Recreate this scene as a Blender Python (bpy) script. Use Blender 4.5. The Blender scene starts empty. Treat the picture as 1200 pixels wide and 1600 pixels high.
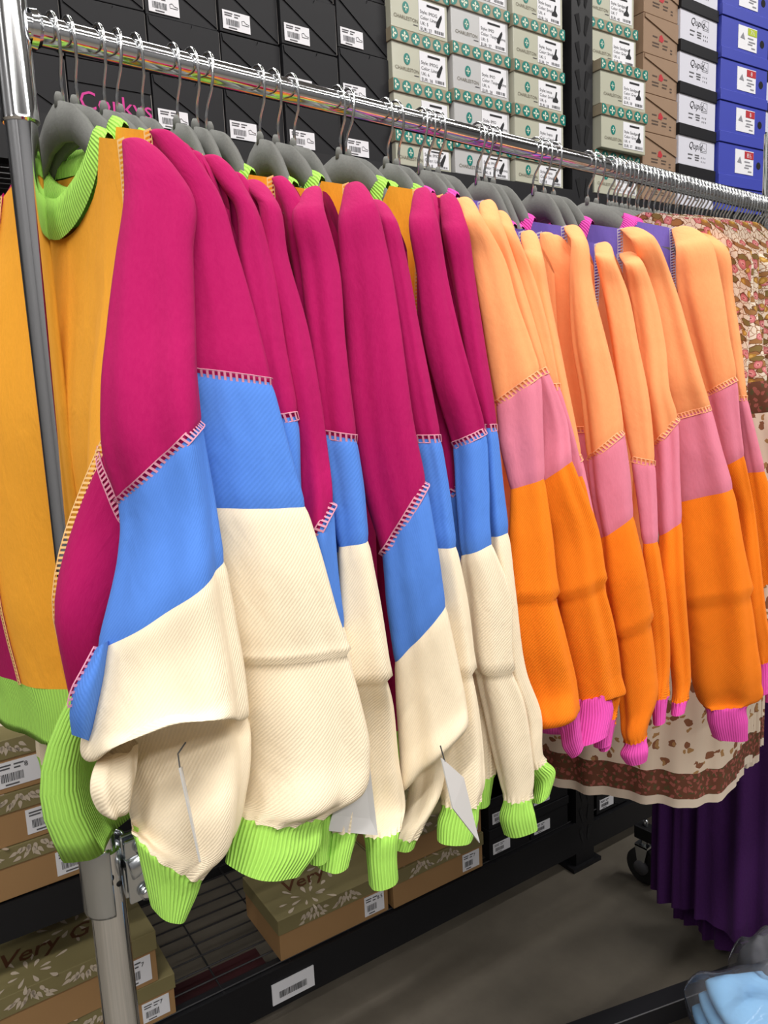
import bpy, math, random
import numpy as np
from mathutils import Vector, Matrix

random.seed(7)
rng = np.random.default_rng(7)
scn = bpy.context.scene
COL = scn.collection
R_ = math.radians

# ------------------------------------------------------------------ camera
F_PX = 1200.0
PITCH, ROLL, YAW = R_(9.1), R_(2.6), R_(51.11)     # yaw: angle between view and rack
CAM_H = 1.40
v_right = np.array([math.sin(YAW), -math.cos(YAW), 0.0])
v_fwd_h = np.array([math.cos(YAW), math.sin(YAW), 0.0])
v_z = np.array([0, 0, 1.0])
v_fwd = v_fwd_h * math.cos(PITCH) - v_z * math.sin(PITCH)
v_up0 = v_fwd_h * math.sin(PITCH) + v_z * math.cos(PITCH)
im_right = math.cos(ROLL) * v_right - math.sin(ROLL) * v_up0
im_up = math.sin(ROLL) * v_right + math.cos(ROLL) * v_up0
cd = bpy.data.cameras.new('camera')
cam = bpy.data.objects.new('camera', cd)
COL.objects.link(cam)
cd.sensor_fit = 'VERTICAL'
cd.sensor_height = 36.0
cd.lens = 36.0 * F_PX / 1600.0
cd.clip_start = 0.05
M = Matrix.Identity(4)
for i in range(3):
    M[i][0] = im_right[i]; M[i][1] = im_up[i]; M[i][2] = -v_fwd[i]
M[2][3] = CAM_H
cam.matrix_world = M
scn.camera = cam

# ------------------------------------------------------------------ light
scn.view_settings.view_transform = 'Standard'
scn.view_settings.look = 'None'
scn.view_settings.gamma = 1.0
scn.view_settings.exposure = -0.10
wd = bpy.data.worlds.new('world'); scn.world = wd; wd.use_nodes = True
bg = wd.node_tree.nodes['Background']
bg.inputs[0].default_value = (0.93, 0.96, 1.0, 1)
bg.inputs[1].default_value = 0.10

def tube_light(x, y, z, sx, sy, power, col=(1, 0.97, 0.93)):
    l = bpy.data.lights.new('ceiling_tube_light', 'AREA')
    l.shape = 'RECTANGLE'; l.size = sx; l.size_y = sy; l.energy = power; l.color = col
    o = bpy.data.objects.new('ceiling_tube_light', l); COL.objects.link(o)
    o.location = (x, y, z)
    return o
# rows of warehouse ceiling tubes running along the aisle
for lx in (-3.2, -1.0, 1.2, 3.6):
    tube_light(lx, -0.75, 4.3, 2.0, 0.22, 76)
    tube_light(lx, 2.3, 4.3, 2.0, 0.22, 48)
    tube_light(lx, -3.4, 4.3, 2.0, 0.22, 68)

# ------------------------------------------------------------------ materials
MATS = {}
def new_mat(name):
    m = bpy.data.materials.new(name); m.use_nodes = True
    return m, m.node_tree, m.node_tree.nodes['Principled BSDF']

def plain(name, rgb, rough=0.6, metal=0.0, noise=0.0, nscale=40.0, bump=0.0, coat=0.0, spec=0.5):
    if name in MATS: return MATS[name]
    m, nt, b = new_mat(name)
    b.inputs['Base Color'].default_value = (*rgb, 1)
    b.inputs['Roughness'].default_value = rough
    b.inputs['Metallic'].default_value = metal
    b.inputs['Specular IOR Level'].default_value = spec
    if coat: b.inputs['Coat Weight'].default_value = coat; b.inputs['Coat Roughness'].default_value = 0.15
    if noise or bump:
        tc = nt.nodes.new('ShaderNodeTexCoord')
        n = nt.nodes.new('ShaderNodeTexNoise'); n.inputs['Scale'].default_value = nscale; n.inputs['Detail'].default_value = 5
        nt.links.new(tc.outputs['Object'], n.inputs['Vector'])
        if noise:
            mx = nt.nodes.new('ShaderNodeMix'); mx.data_type = 'RGBA'
            mx.inputs['A'].default_value = (*[c * (1 - noise) for c in rgb], 1)
            mx.inputs['B'].default_value = (*[min(1, c * (1 + noise)) for c in rgb], 1)
            nt.links.new(n.outputs['Fac'], mx.inputs['Factor'])
            nt.links.new(mx.outputs['Result'], b.inputs['Base Color'])
        if bump:
            bp = nt.nodes.new('ShaderNodeBump'); bp.inputs['Strength'].default_value = bump; bp.inputs['Distance'].default_value = 0.002
            nt.links.new(n.outputs['Fac'], bp.inputs['Height']); nt.links.new(bp.outputs['Normal'], b.inputs['Normal'])
    MATS[name] = m
    return m

def fabric(name, rgb, weave='fleece', amt=0.35, var=0.10):
    """uv in metres: u around, v along"""
    if name in MATS: return MATS[name]
    m, nt, b = new_mat(name)
    N = nt.nodes; L = nt.links
    b.inputs['Roughness'].default_value = 0.92
    b.inputs['Specular IOR Level'].default_value = 0.15
    b.inputs['Sheen Weight'].default_value = 0.05
    b.inputs['Sheen Roughness'].default_value = 0.5
    b.inputs['Sheen Tint'].default_value = (*[0.5 + 0.5 * c for c in rgb], 1)
    uv = N.new('ShaderNodeUVMap'); uv.uv_map = 'UVMap'
    n1 = N.new('ShaderNodeTexNoise'); n1.inputs['Scale'].default_value = 420; n1.inputs['Detail'].default_value = 4
    n1.inputs['Roughness'].default_value = 0.65
    mp = N.new('ShaderNodeMapping'); mp.inputs['Scale'].default_value = (1, 0.35, 1)
    L.new(uv.outputs['UV'], mp.inputs['Vector']); L.new(mp.outputs['Vector'], n1.inputs['Vector'])
    mx = N.new('ShaderNodeMix'); mx.data_type = 'RGBA'
    mx.inputs['A'].default_value = (*[c * (1 - var) for c in rgb], 1)
    mx.inputs['B'].default_value = (*[min(1, c * (1 + var) + 0.01) for c in rgb], 1)
    bp = N.new('ShaderNodeBump'); bp.inputs['Distance'].default_value = 0.0012; bp.inputs['Strength'].default_value = amt
    hgt = n1.outputs['Fac']
    if weave in ('twill', 'rib', 'slub'):
        w = N.new('ShaderNodeTexWave'); w.wave_type = 'BANDS'
        w.bands_direction = 'X' if weave == 'rib' else 'DIAGONAL'
        w.inputs['Scale'].default_value = {'rib': 92, 'twill': 150, 'slub': 190}[weave]
        w.inputs['Distortion'].default_value = 0.3 if weave == 'rib' else 1.2
        w.inputs['Detail'].default_value = 2; w.inputs['Detail Scale'].default_value = 3
        L.new(uv.outputs['UV'], w.inputs['Vector'])
        ad = N.new('ShaderNodeMix'); ad.data_type = 'FLOAT'; ad.inputs['Factor'].default_value = 0.75 if weave == 'rib' else 0.55
        L.new(n1.outputs['Fac'], ad.inputs['A']); L.new(w.outputs['Fac'], ad.inputs['B'])
        hgt = ad.outputs['Result']
    L.new(hgt, mx.inputs['Factor'])
    L.new(mx.outputs['Result'], b.inputs['Base Color'])
    L.new(hgt, bp.inputs['Height'])
    # soft creases in the cloth
    n2 = N.new('ShaderNodeTexNoise'); n2.inputs['Scale'].default_value = 17; n2.inputs['Detail'].default_value = 3; n2.inputs['Distortion'].default_value = .6
    mp2 = N.new('ShaderNodeMapping'); mp2.inputs['Scale'].default_value = (1.6, .7, 1); mp2.inputs['Rotation'].default_value = (0, 0, .35)
    L.new(uv.outputs['UV'], mp2.inputs['Vector']); L.new(mp2.outputs['Vector'], n2.inputs['Vector'])
    b2 = N.new('ShaderNodeBump'); b2.inputs['Distance'].default_value = .010; b2.inputs['Strength'].default_value = .12 if weave == 'rib' else .30
    L.new(n2.outputs['Fac'], b2.inputs['Height']); L.new(b2.outputs['Normal'], bp.inputs['Normal'])
    L.new(bp.outputs['Normal'], b.inputs['Normal'])
    MATS[name] = m
    return m

def printed(name, base, inks, scale, thin=0.5):
    """small flower print: voronoi blobs and leaf scribbles over a ground colour, in uv metres"""
    if name in MATS: return MATS[name]
    m, nt, b = new_mat(name)
    N = nt.nodes; L = nt.links
    b.inputs['Roughness'].default_value = 0.85; b.inputs['Specular IOR Level'].default_value = 0.2
    uv = N.new('ShaderNodeUVMap'); uv.uv_map = 'UVMap'
    nz = N.new('ShaderNodeTexNoise'); nz.inputs['Scale'].default_value = scale * 1.4; nz.inputs['Detail'].default_value = 3
    L.new(uv.outputs['UV'], nz.inputs['Vector'])
    vm = N.new('ShaderNodeVectorMath'); vm.operation = 'MULTIPLY_ADD'
    vm.inputs[1].default_value = (0.9 / scale,) * 3
    L.new(nz.outputs['Color'], vm.inputs[0]); L.new(uv.outputs['UV'], vm.inputs[2])
    cur = None
    for i, (ink, sc, thr) in enumerate(inks):
        v = N.new('ShaderNodeTexVoronoi'); v.voronoi_dimensions = '2D'
        v.inputs['Scale'].default_value = scale * sc; v.inputs['Randomness'].default_value = 1.0
        mp = N.new('ShaderNodeMapping'); mp.inputs['Location'].default_value = (i * 0.37, i * 0.71, 0)
        mp.inputs['Rotation'].default_value = (0, 0, i * 0.9)
        L.new(vm.outputs['Vector'], mp.inputs['Vector']); L.new(mp.outputs['Vector'], v.inputs['Vector'])
        lt = N.new('ShaderNodeMath'); lt.operation = 'LESS_THAN'; lt.inputs[1].default_value = thr
        L.new(v.outputs['Distance'], lt.inputs[0])
        mx = N.new('ShaderNodeMix'); mx.data_type = 'RGBA'
        if cur is None: mx.inputs['A'].default_value = (*base, 1)
        else: L.new(cur, mx.inputs['A'])
        mx.inputs['B'].default_value = (*ink, 1)
        L.new(lt.outputs[0], mx.inputs['Factor'])
        cur = mx.outputs['Result']
    L.new(cur, b.inputs['Base Color'])
    MATS[name] = m
    return m

CHROME = plain('chrome', (0.86, 0.87, 0.89), 0.10, 1.0)
ZINC = plain('zinc_plated_steel', (0.62, 0.65, 0.68), 0.24, 1.0)
WIRE = plain('hook_wire', (0.72, 0.73, 0.74), 0.16, 1.0)
VELVET = plain('grey_velvet', (0.165, 0.168, 0.158), 0.95, 0, 0.12, 300, 0.2)
BLACKMET = plain('black_powder_coat', (0.008, 0.008, 0.010), 0.5, 0, 0.1, 60, spec=0.35)
BLACKBOX = plain('black_card', (0.009, 0.009, 0.0115), 0.55, 0, 0.15, 25, spec=0.3)
WHITEPAPER = plain('white_paper', (0.80, 0.80, 0.84), 0.6)
GREYINK = plain('grey_ink', (0.10, 0.10, 0.11), 0.8)
BLACKINK = plain('black_ink', (0.015, 0.015, 0.018), 0.8)
PINKINK = plain('pink_ink', (0.62, 0.03, 0.28), 0.6)
REDINK = plain('red_ink', (0.45, 0.02, 0.03), 0.6)
LIMEINK = plain('lime_ink', (0.42, 0.52, 0.02), 0.6)
SAGECARD = plain('pale_sage_card', (0.50, 0.50, 0.40), 0.25, 0, 0.05, 8, 0, 0.3)
GREYCARD = plain('pale_grey_card', (0.52, 0.52, 0.52), 0.3, 0, 0.05, 8, 0, 0.3)
TEAL = plain('teal_ink', (0.005, 0.20, 0.17), 0.3)
STRIPCARD = plain('tan_strip_card', (0.34, 0.29, 0.20), 0.25, 0, 0.1, 30, 0, 0.4)
CREAMINK = plain('cream_ink', (0.72, 0.75, 0.60), 0.4)
KRAFT = plain('kraft_card', (0.30, 0.195, 0.125), 0.75, 0, 0.08, 30)
KRAFTGOLD = plain('gold_brown_card', (0.36, 0.205, 0.085), 0.6, 0, 0.10, 12)
OLIVE = plain('olive_gold_card', (0.22, 0.185, 0.080), 0.5, 0, 0.10, 10)
PETAL = plain('petal_print', (0.55, 0.46, 0.36), 0.6)
BROWNINK = plain('brown_print', (0.10, 0.035, 0.012), 0.5)
WHITECARD = plain('white_card', (0.66, 0.66, 0.74), 0.55, 0, 0.03, 10)
BLUECARD = plain('royal_blue_card', (0.045, 0.062, 0.42), 0.5, 0, 0.05, 10)
TAGPAPER = plain('tag_paper', (0.66, 0.65, 0.64), 0.6)
RUBBER = plain('black_rubber', (0.012, 0.012, 0.012), 0.7)
HOLE = plain('dark_hole', (0.003, 0.003, 0.004), 0.9)
THREAD_P = plain('pink_thread', (0.72, 0.30, 0.40), 0.8)
THREAD_Y = plain('cream_thread', (0.86, 0.55, 0.22), 0.8)
THREAD_O = plain('peach_thread', (1.0, 0.46, 0.23), 0.8)
THREAD_V = plain('lilac_thread', (0.50, 0.47, 0.60), 0.8)
CORD = plain('tag_cord', (0.05, 0.05, 0.05), 0.5)

F_PINK = fabric('magenta_fleece', (0.40, 0.0022, 0.098), 'fleece', 0.30)
F_BLUE = fabric('blue_twill', (0.082, 0.225, 0.68), 'twill', 0.18, 0.05)
F_CREAM = fabric('cream_twill', (0.88, 0.75, 0.55), 'slub', 0.32, 0.05)
F_LIME = fabric('lime_rib', (0.40, 0.76, 0.12), 'rib', 0.9, 0.12)
F_YELLOW = fabric('marigold_fleece', (0.92, 0.40, 0.032), 'fleece', 0.35, 0.08)
F_PEACH = fabric('peach_fleece', (1.0, 0.37, 0.145), 'fleece', 0.25, 0.06)
F_MAUVE = fabric('mauve_jersey', (0.74, 0.215, 0.305), 'fleece', 0.2, 0.06)
F_ORANGE = fabric('orange_twill', (0.93, 0.215, 0.006), 'slub', 0.45, 0.07)
F_HOTPINK = fabric('hot_pink_rib', (0.80, 0.085, 0.45), 'rib', 0.7, 0.12)
F_LILAC = fabric('lilac_fleece', (0.215, 0.155, 0.56), 'fleece', 0.25, 0.06)
F_PURPLE = fabric('purple_crepe', (0.045, 0.006, 0.075), 'fleece', 0.3, 0.2)
def floral_print():
    m, nt, b = new_mat('floral_print')
    N, L = nt.nodes, nt.links
    b.inputs['Roughness'].default_value = .85; b.inputs['Specular IOR Level'].default_value = .2
    uv = N.new('ShaderNodeUVMap'); uv.uv_map = 'UVMap'
    nz = N.new('ShaderNodeTexNoise'); nz.inputs['Scale'].default_value = 70; nz.inputs['Detail'].default_value = 2
    L.new(uv.outputs['UV'], nz.inputs['Vector'])
    wp = N.new('ShaderNodeVectorMath'); wp.operation = 'MULTIPLY_ADD'; wp.inputs[1].default_value = (.012,) * 3
    L.new(nz.outputs['Color'], wp.inputs[0]); L.new(uv.outputs['UV'], wp.inputs[2])
    cur = None
    def layer(scale, stretch, rot, off, thr, col, feature='F1'):
        nonlocal cur
        v = N.new('ShaderNodeTexVoronoi'); v.voronoi_dimensions = '2D'; v.feature = feature; v.inputs['Scale'].default_value = scale
        mp = N.new('ShaderNodeMapping'); mp.inputs['Scale'].default_value = (stretch, 1, 1); mp.inputs['Rotation'].default_value = (0, 0, rot); mp.inputs['Location'].default_value = (off, off * 1.7, 0)
        L.new(wp.outputs['Vector'], mp.inputs['Vector']); L.new(mp.outputs['Vector'], v.inputs['Vector'])
        lt = N.new('ShaderNodeMath'); lt.operation = 'LESS_THAN'; lt.inputs[1].default_value = thr; L.new(v.outputs['Distance'], lt.inputs[0])
        mx = N.new('ShaderNodeMix'); mx.data_type = 'RGBA'; mx.inputs['B'].default_value = (*col, 1)
        if cur is None: mx.inputs['A'].default_value = (.74, .62, .50, 1)
        else: L.new(cur, mx.inputs['A'])
        L.new(lt.outputs[0], mx.inputs['Factor']); cur = mx.outputs['Result']
    BR = (.16, .065, .025)
    layer(115, 1, .4, .1, .055, (.30, .13, .05), 'DISTANCE_TO_EDGE')      # scribbled outlines
    layer(58, .45, .7, .3, .30, BR); layer(58, .45, .7, .3, .24, (.32, .15, .055))   # long leaves
    layer(50, .5, -.6, .7, .24, BR); layer(50, .5, -.6, .7, .19, (.21, .14, .045))    # olive leaves
    layer(40, 1, 0, .5, .26, (.30, .06, .06)); layer(40, 1, 0, .5, .225, (.60, .18, .19))  # pink blossoms
    layer(130, 1, .2, .5, .06, (.36, .08, .08), 'DISTANCE_TO_EDGE') if False else None
    layer(40, 1, 0, .5, .12, (.70, .30, .29)); layer(40, 1, 0, .5, .05, (.25, .05, .05))
    layer(34, 1, .3, .92, .15, (.42, .22, .04)); layer(34, 1, .3, .92, .08, (.62, .38, .10))    # mustard blossoms
    L.new(cur, b.inputs['Base Color'])
    return m
F_FLORAL = floral_print()
F_CREAMFLORAL = printed('cream_sprig_print', (0.66, 0.54, 0.42),
                        [((0.22, 0.09, 0.045), 1.2, 0.20), ((0.36, 0.20, 0.08), 1.6, 0.15)], 26)
F_BORDER = printed('brown_border_print', (0.13, 0.05, 0.028),
                   [((0.30, 0.09, 0.07), 1.6, 0.30), ((0.09, 0.07, 0.03), 1.2, 0.2)], 60)
F_BLACKPINK = printed('black_blush_print', (0.56, 0.30, 0.25), [((0.012, 0.012, 0.014), 0.5, 0.42)], 30)

# ------------------------------------------------------------------ mesh helpers
def link(o, parent=None):
    COL.objects.link(o)
    if parent is not None: o.parent = parent
    return o

def tag(o, label=None, cat=None, group=None, kind=None):
    if label: o['label'] = label
    if cat: o['category'] = cat
    if group: o['group'] = group
    if kind: o['kind'] = kind
    return o

def empty(name, loc=(0, 0, 0), rz=0.0, parent=None):
    o = bpy.data.objects.new(name, None); o.location = loc; o.rotation_euler = (0, 0, rz)
    o.empty_display_size = 0.05
    return link(o, parent)

def mesh(name, verts, faces, mat, parent=None, smooth=False, uvs=None, origin=None):
    """verts are in the parent's space (world space when origin is given: they are shifted to it)"""
    verts = np.asarray(verts, float)
    if origin is not None: verts = verts - np.asarray(origin, float)
    me = bpy.data.meshes.new(name)
    me.from_pydata([tuple(v) for v in verts], [], [tuple(f) for f in faces])
    me.materials.append(mat)
    if smooth: me.polygons.foreach_set('use_smooth', [True] * len(me.polygons))
    if uvs is not None:
        ul = me.uv_layers.new(name='UVMap')
        idx = np.empty(len(me.loops), int); me.loops.foreach_get('vertex_index', idx)
        ul.data.foreach_set('uv', np.asarray(uvs, float)[idx].ravel())
    me.update()
    o = bpy.data.objects.new(name, me)
    return link(o, parent)

class MB:
    def __init__(s): s.v = []; s.f = []
    def add(s, v, f):
        n = len(s.v); s.v += [tuple(p) for p in v]; s.f += [tuple(i + n for i in q) for q in f]; return s
    def box(s, x0, x1, y0, y1, z0, z1):
        return s.add([(x0, y0, z0), (x1, y0, z0), (x1, y1, z0), (x0, y1, z0), (x0, y0, z1), (x1, y0, z1), (x1, y1, z1), (x0, y1, z1)],
                     [(0, 3, 2, 1), (4, 5, 6, 7), (0, 1, 5, 4), (1, 2, 6, 5), (2, 3, 7, 6), (3, 0, 4, 7)])
    def quad(s, a, b, c, d): return s.add([a, b, c, d], [(0, 1, 2, 3)])
    def tube(s, pts, r, n=10, cap=True):
        pts = [np.asarray(p, float) for p in pts]; k = len(pts)
        rr = r if hasattr(r, '__len__') else [r] * k
        base = len(s.v); pn = None
        for i, p in enumerate(pts):
            t = pts[min(i + 1, k - 1)] - pts[max(i - 1, 0)]; t = t / (np.linalg.norm(t) + 1e-12)
            if pn is None:
                a = np.array([0, 0, 1.0]) if abs(t[2]) < 0.9 else np.array([1.0, 0, 0])
                pn = np.cross(t, a); pn /= np.linalg.norm(pn)
            else:
                pn = pn - t * (pn @ t); pn /= np.linalg.norm(pn)
            bn = np.cross(t, pn)
            for j in range(n):
                a = 2 * math.pi * j / n
                s.v.append(tuple(p + rr[i] * (math.cos(a) * pn + math.sin(a) * bn)))
        for i in range(k - 1):
            for j in range(n):
                a = base + i * n + j; b = base + i * n + (j + 1) % n
                s.f.append((a, b, b + n, a + n))
        if cap:
            s.f.append(tuple(base + j for j in range(n))[::-1])
            s.f.append(tuple(base + (k - 1) * n + j for j in range(n)))
        return s
    def prism(s, poly, y0, y1):
        """poly in (x,z), extruded along y"""
        n = len(poly); b = len(s.v)
        s.v += [(x, y0, z) for x, z in poly] + [(x, y1, z) for x, z in poly]
        s.f.append(tuple(range(b, b + n))); s.f.append(tuple(range(b + 2 * n - 1, b + n - 1, -1)))
        for i in range(n):
            j = (i + 1) % n; s.f.append((b + i, b + n + i, b + n + j, b + j))
        return s
    def disc(s, c, r, ux, uz, n=20):
        c = np.asarray(c, float); ux = np.asarray(ux, float); uz = np.asarray(uz, float)
        return s.add([tuple(c + r * (math.cos(2 * math.pi * i / n) * ux + math.sin(2 * math.pi * i / n) * uz)) for i in range(n)], [tuple(range(n))])
    def build(s, name, mat, parent=None, smooth=False, bevel=0.0):
        o = mesh(name, s.v, s.f, mat, parent, smooth)
        if bevel:
            bv = o.modifiers.new('bevel', 'BEVEL'); bv.width = bevel; bv.segments = 2; bv.limit_method = 'ANGLE'
        return o

def grid(name, P, mat, parent, closed=False, origin=None, u_m=None):
    """P: (rows, cols, 3) world positions, uv in metres"""
    nr, nc, _ = P.shape
    q = np.concatenate([P, P[:, :1]], 1) if closed else P
    cols = q.shape[1]
    v = q.reshape(-1, 3)
    dv = np.linalg.norm(np.diff(q, axis=0), axis=2).mean(1)
    vv = np.concatenate([[0], np.cumsum(dv)])
    du = np.linalg.norm(np.diff(q, axis=1), axis=2).mean(0)
    uu = np.concatenate([[0], np.cumsum(du)])
    U, V = np.meshgrid(uu, -vv)
    uv = np.stack([U.ravel(), V.ravel()], 1)
    f = []
    for i in range(nr - 1):
        for j in range(cols - 1):
            a = i * cols + j
            f.append((a, a + 1, a + cols + 1, a + cols))
    return mesh(name, v, f, mat, parent, True, uv, origin)

_text_cache = {}
def text_mesh(body, size, shear=0.0, align='LEFT', bold=0.0):
    k = (body, size, shear, align, bold)
    if k in _text_cache: return _text_cache[k]
    cu = bpy.data.curves.new('lettering', 'FONT'); cu.body = body; cu.size = size; cu.shear = shear
    cu.align_x = align; cu.resolution_u = 2; cu.offset = bold; cu.space_line = 1.15
    o = bpy.data.objects.new('lettering', cu); COL.objects.link(o)
    dg = bpy.context.evaluated_depsgraph_get()
    me = bpy.data.meshes.new_from_object(o.evaluated_get(dg))
    bpy.data.objects.remove(o); bpy.data.curves.remove(cu)
    _text_cache[k] = me
    return me
def lettering(name, body, size, mat, parent, x, y, z, shear=0.0, align='LEFT', bold=0.0, rot=(math.pi / 2, 0, 0)):
    me = text_mesh(body, size, shear, align, bold)
    if len(me.materials) == 0: me.materials.append(mat)
    elif me.materials[0] != mat:
        me = me.copy(); me.materials[0] = mat
    o = bpy.data.objects.new(name, me); o.location = (x, y, z); o.rotation_euler = rot
    return link(o, parent)

def at(x, y, Y):
    """the point of the plane Y=const (parallel to the rack) seen at that spot of the photograph"""
    px, py = (x - 600) / F_PX, (y - 800) / F_PX
    r = px * im_right - py * im_up + v_fwd
    p = r * (Y / r[1])
    return p + np.array([0, 0, CAM_H])

def to_view(P):
    d = np.asarray(P, float) - np.array([0, 0, CAM_H]); w = d @ v_fwd
    return 600 + F_PX * (d @ im_right) / w, 800 - F_PX * (d @ im_up) / w

def smooth01(x): x = min(1.0, max(0.0, x)); return x * x * (3 - 2 * x)
def ssm(x): x = np.clip(x, 0, 1); return x * x * (3 - 2 * x)
ORD = ['first', 'second', 'third', 'fourth', 'fifth', 'sixth', 'seventh', 'eighth', 'ninth', 'tenth', 'eleventh', 'twelfth', 'thirteenth', 'fourteenth', 'fifteenth']

# ------------------------------------------------------------------ room shell
def concrete():
    m, nt, b = new_mat('concrete')
    N, L = nt.nodes, nt.links
    tc = N.new('ShaderNodeTexCoord')
    n = N.new('ShaderNodeTexNoise'); n.inputs['Scale'].default_value = 3.5; n.inputs['Detail'].default_value = 8; n.inputs['Roughness'].default_value = 0.62
    n2 = N.new('ShaderNodeTexNoise'); n2.inputs['Scale'].default_value = 60; n2.inputs['Detail'].default_value = 4
    L.new(tc.outputs['Object'], n.inputs['Vector']); L.new(tc.outputs['Object'], n2.inputs['Vector'])
    cr = N.new('ShaderNodeValToRGB')
    cr.color_ramp.elements[0].position = 0.3; cr.color_ramp.elements[0].color = (0.095, 0.083, 0.064, 1)
    cr.color_ramp.elements[1].position = 0.72; cr.color_ramp.elements[1].color = (0.165, 0.143, 0.112, 1)
    L.new(n.outputs['Fac'], cr.inputs['Fac']); L.new(cr.outputs['Color'], b.inputs['Base Color'])
    b.inputs['Roughness'].default_value = 0.55
    bp = N.new('ShaderNodeBump'); bp.inputs['Strength'].default_value = 0.12; bp.inputs['Distance'].default_value = 0.003
    L.new(n2.outputs['Fac'], bp.inputs['Height']); L.new(bp.outputs['Normal'], b.inputs['Normal'])
    return m
fl = MB().box(-4, 7, -5, 5, -0.05, 0).build('floor', concrete()); tag(fl, 'mottled brown grey concrete floor', kind='structure')
wb = MB().box(-4, 7, 4.9, 5.0, 0, 4.6).build('wall_back', plain('dark_wall', (0.03, 0.03, 0.033), 0.8)); tag(wb, 'dark back wall behind the shelving', kind='structure')
for nm, bx_, lb_ in (('wall_left', (-4.1, -4, -5, 5, 0, 4.6), 'grey warehouse wall at the left end'), ('wall_right', (7, 7.1, -5, 5, 0, 4.6), 'grey warehouse wall at the right end'), ('wall_front', (-4, 7, -5.1, -5, 0, 4.6), 'grey warehouse wall behind the viewer')):
    tag(MB().box(*bx_).build(nm, plain('warehouse_wall', (0.17, 0.17, 0.175), 0.9)), lb_, kind='structure')
cl = MB().box(-4, 7, -5, 5, 4.6, 4.65).build('ceiling', plain('warehouse_ceiling', (0.55, 0.55, 0.55), 0.9)); tag(cl, 'grey warehouse ceiling', kind='structure')
_shared = {}
def shared(name, key, builder, mat, parent, loc=(0, 0, 0), rot=(0, 0, 0)):
    if key not in _shared:
        mb = builder(); me = bpy.data.meshes.new(name); me.from_pydata(mb.v, [], mb.f); me.materials.append(mat); _shared[key] = me
    o = bpy.data.objects.new(name, _shared[key]); o.location = loc; o.rotation_euler = rot
    return link(o, parent)


# ------------------------------------------------------------------ storage shelving
S0 = np.array([1.6825, 1.2582, 0.0]); S_ANG = R_(-5.9)
s_dir = np.array([math.cos(S_ANG), math.sin(S_ANG), 0]); s_nrm = np.array([-s_dir[1], s_dir[0], 0])
def sp(s, off=0.0, z=0.0): return S0 + s_dir * s + s_nrm * off + np.array([0, 0, z])

shelf = empty('storage_shelf', sp(0, 0, 0), S_ANG)
tag(shelf, 'black steel storage shelving full of shoe boxes behind the clothing rack', 'shelving')
# local frame of the shelf: x along, y into the shelf
def upright(x0, x1):
    m = MB().box(x0, x1, 0.0, 0.006, 0.0, 2.6).box(x0, x0 + 0.005, 0.006, 0.05, 0.0, 2.6).box(x1 - 0.005, x1, 0.006, 0.05, 0.0, 2.6)
    m.box(x0 - 0.02, x1 + 0.02, -0.01, 0.07, 0.0, 0.012)
    u = m.build('upright', BLACKMET, shelf)
    z = 0.12
    while z < 2.55:
        for (cx, sgn) in ((x0 + 0.021, 1), (x1 - 0.021, -1)):
            shared('slot', ('slot', sgn), lambda: MB().add([(-0.010 * sgn, 0, 0), (0.004 * sgn, 0, 0.006), (0.010 * sgn, 0, -0.034), (0.004 * sgn, 0, -0.044)],
                   [(0, 1, 2, 3) if sgn < 0 else (3, 2, 1, 0)]), HOLE, u, (cx, -0.0012, z))
        z += 0.0635
    return u
upright(-0.012, 0.062); upright(-1.95, -1.876); upright(1.92, 1.994)
for xs in (-0.012, -1.95, 1.92):
    MB().box(xs, xs + 0.074, 0.60, 0.606, 0, 2.6).build('rear_upright', BLACKMET, shelf)
def beam(x0, x1, z0, z1, y=0.0):
    m = MB().box(x0, x1, y, y + 0.004, z0, z1).box(x0, x1, y + 0.004, y + 0.035, z1 - 0.006, z1 - 0.002).box(x0, x1, y + 0.004, y + 0.035, z0, z0 + 0.004)
    return m.build('beam', BLACKMET, shelf)
LEV = [(0.05, 0.147), (0.455, 0.527), (1.15, 1.225), (1.795, 1.872)]
for z0, z1 in LEV:
    beam(-1.876, -0.012, z0, z1); beam(0.062, 1.92, z0 if z0 > .1 else 0.046, z1 if z1 > .2 else 0.125)
    m = MB()
    y = 0.015
    while y < 0.6:
        m.tube([(-1.87, y, z1 + 0.001), (1.91, y, z1 + 0.001)], 0.0022, 5, False); y += 0.042
    x = -1.85
    while x < 1.9:
        m.tube([(x, 0.0, z1 - 0.003), (x, 0.6, z1 - 0.003)], 0.0022, 5, False); x += 0.155
    wdk = m.build('wire_deck', plain('dark_wire', (0.02, 0.02, 0.022), 0.45, 0.3), shelf)
    tag(wdk, kind='stuff')
# price strip on the bottom beam
ps = MB().box(-0.972, -0.868, -0.0035, -0.0005, 0.066, 0.116).build('price_label', WHITEPAPER, shelf)
m = MB(); x = -0.955
while x < -0.888:
    w = random.choice([.0008, .0014, .002]); m.quad((x, -.0042, .078), (x + w, -.0042, .078), (x + w, -.0042, .094), (x, -.0042, .094)); x += w + random.choice([.0009, .0015])
m.build('barcode', BLACKINK, ps)
# back panels so the deep shelf reads dark
MB().box(-1.95, 1.99, 0.61, 0.62, 0, 2.6).build('back_panel', plain('shelf_back', (0.012, 0.012, 0.014), 0.8), shelf)

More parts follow.
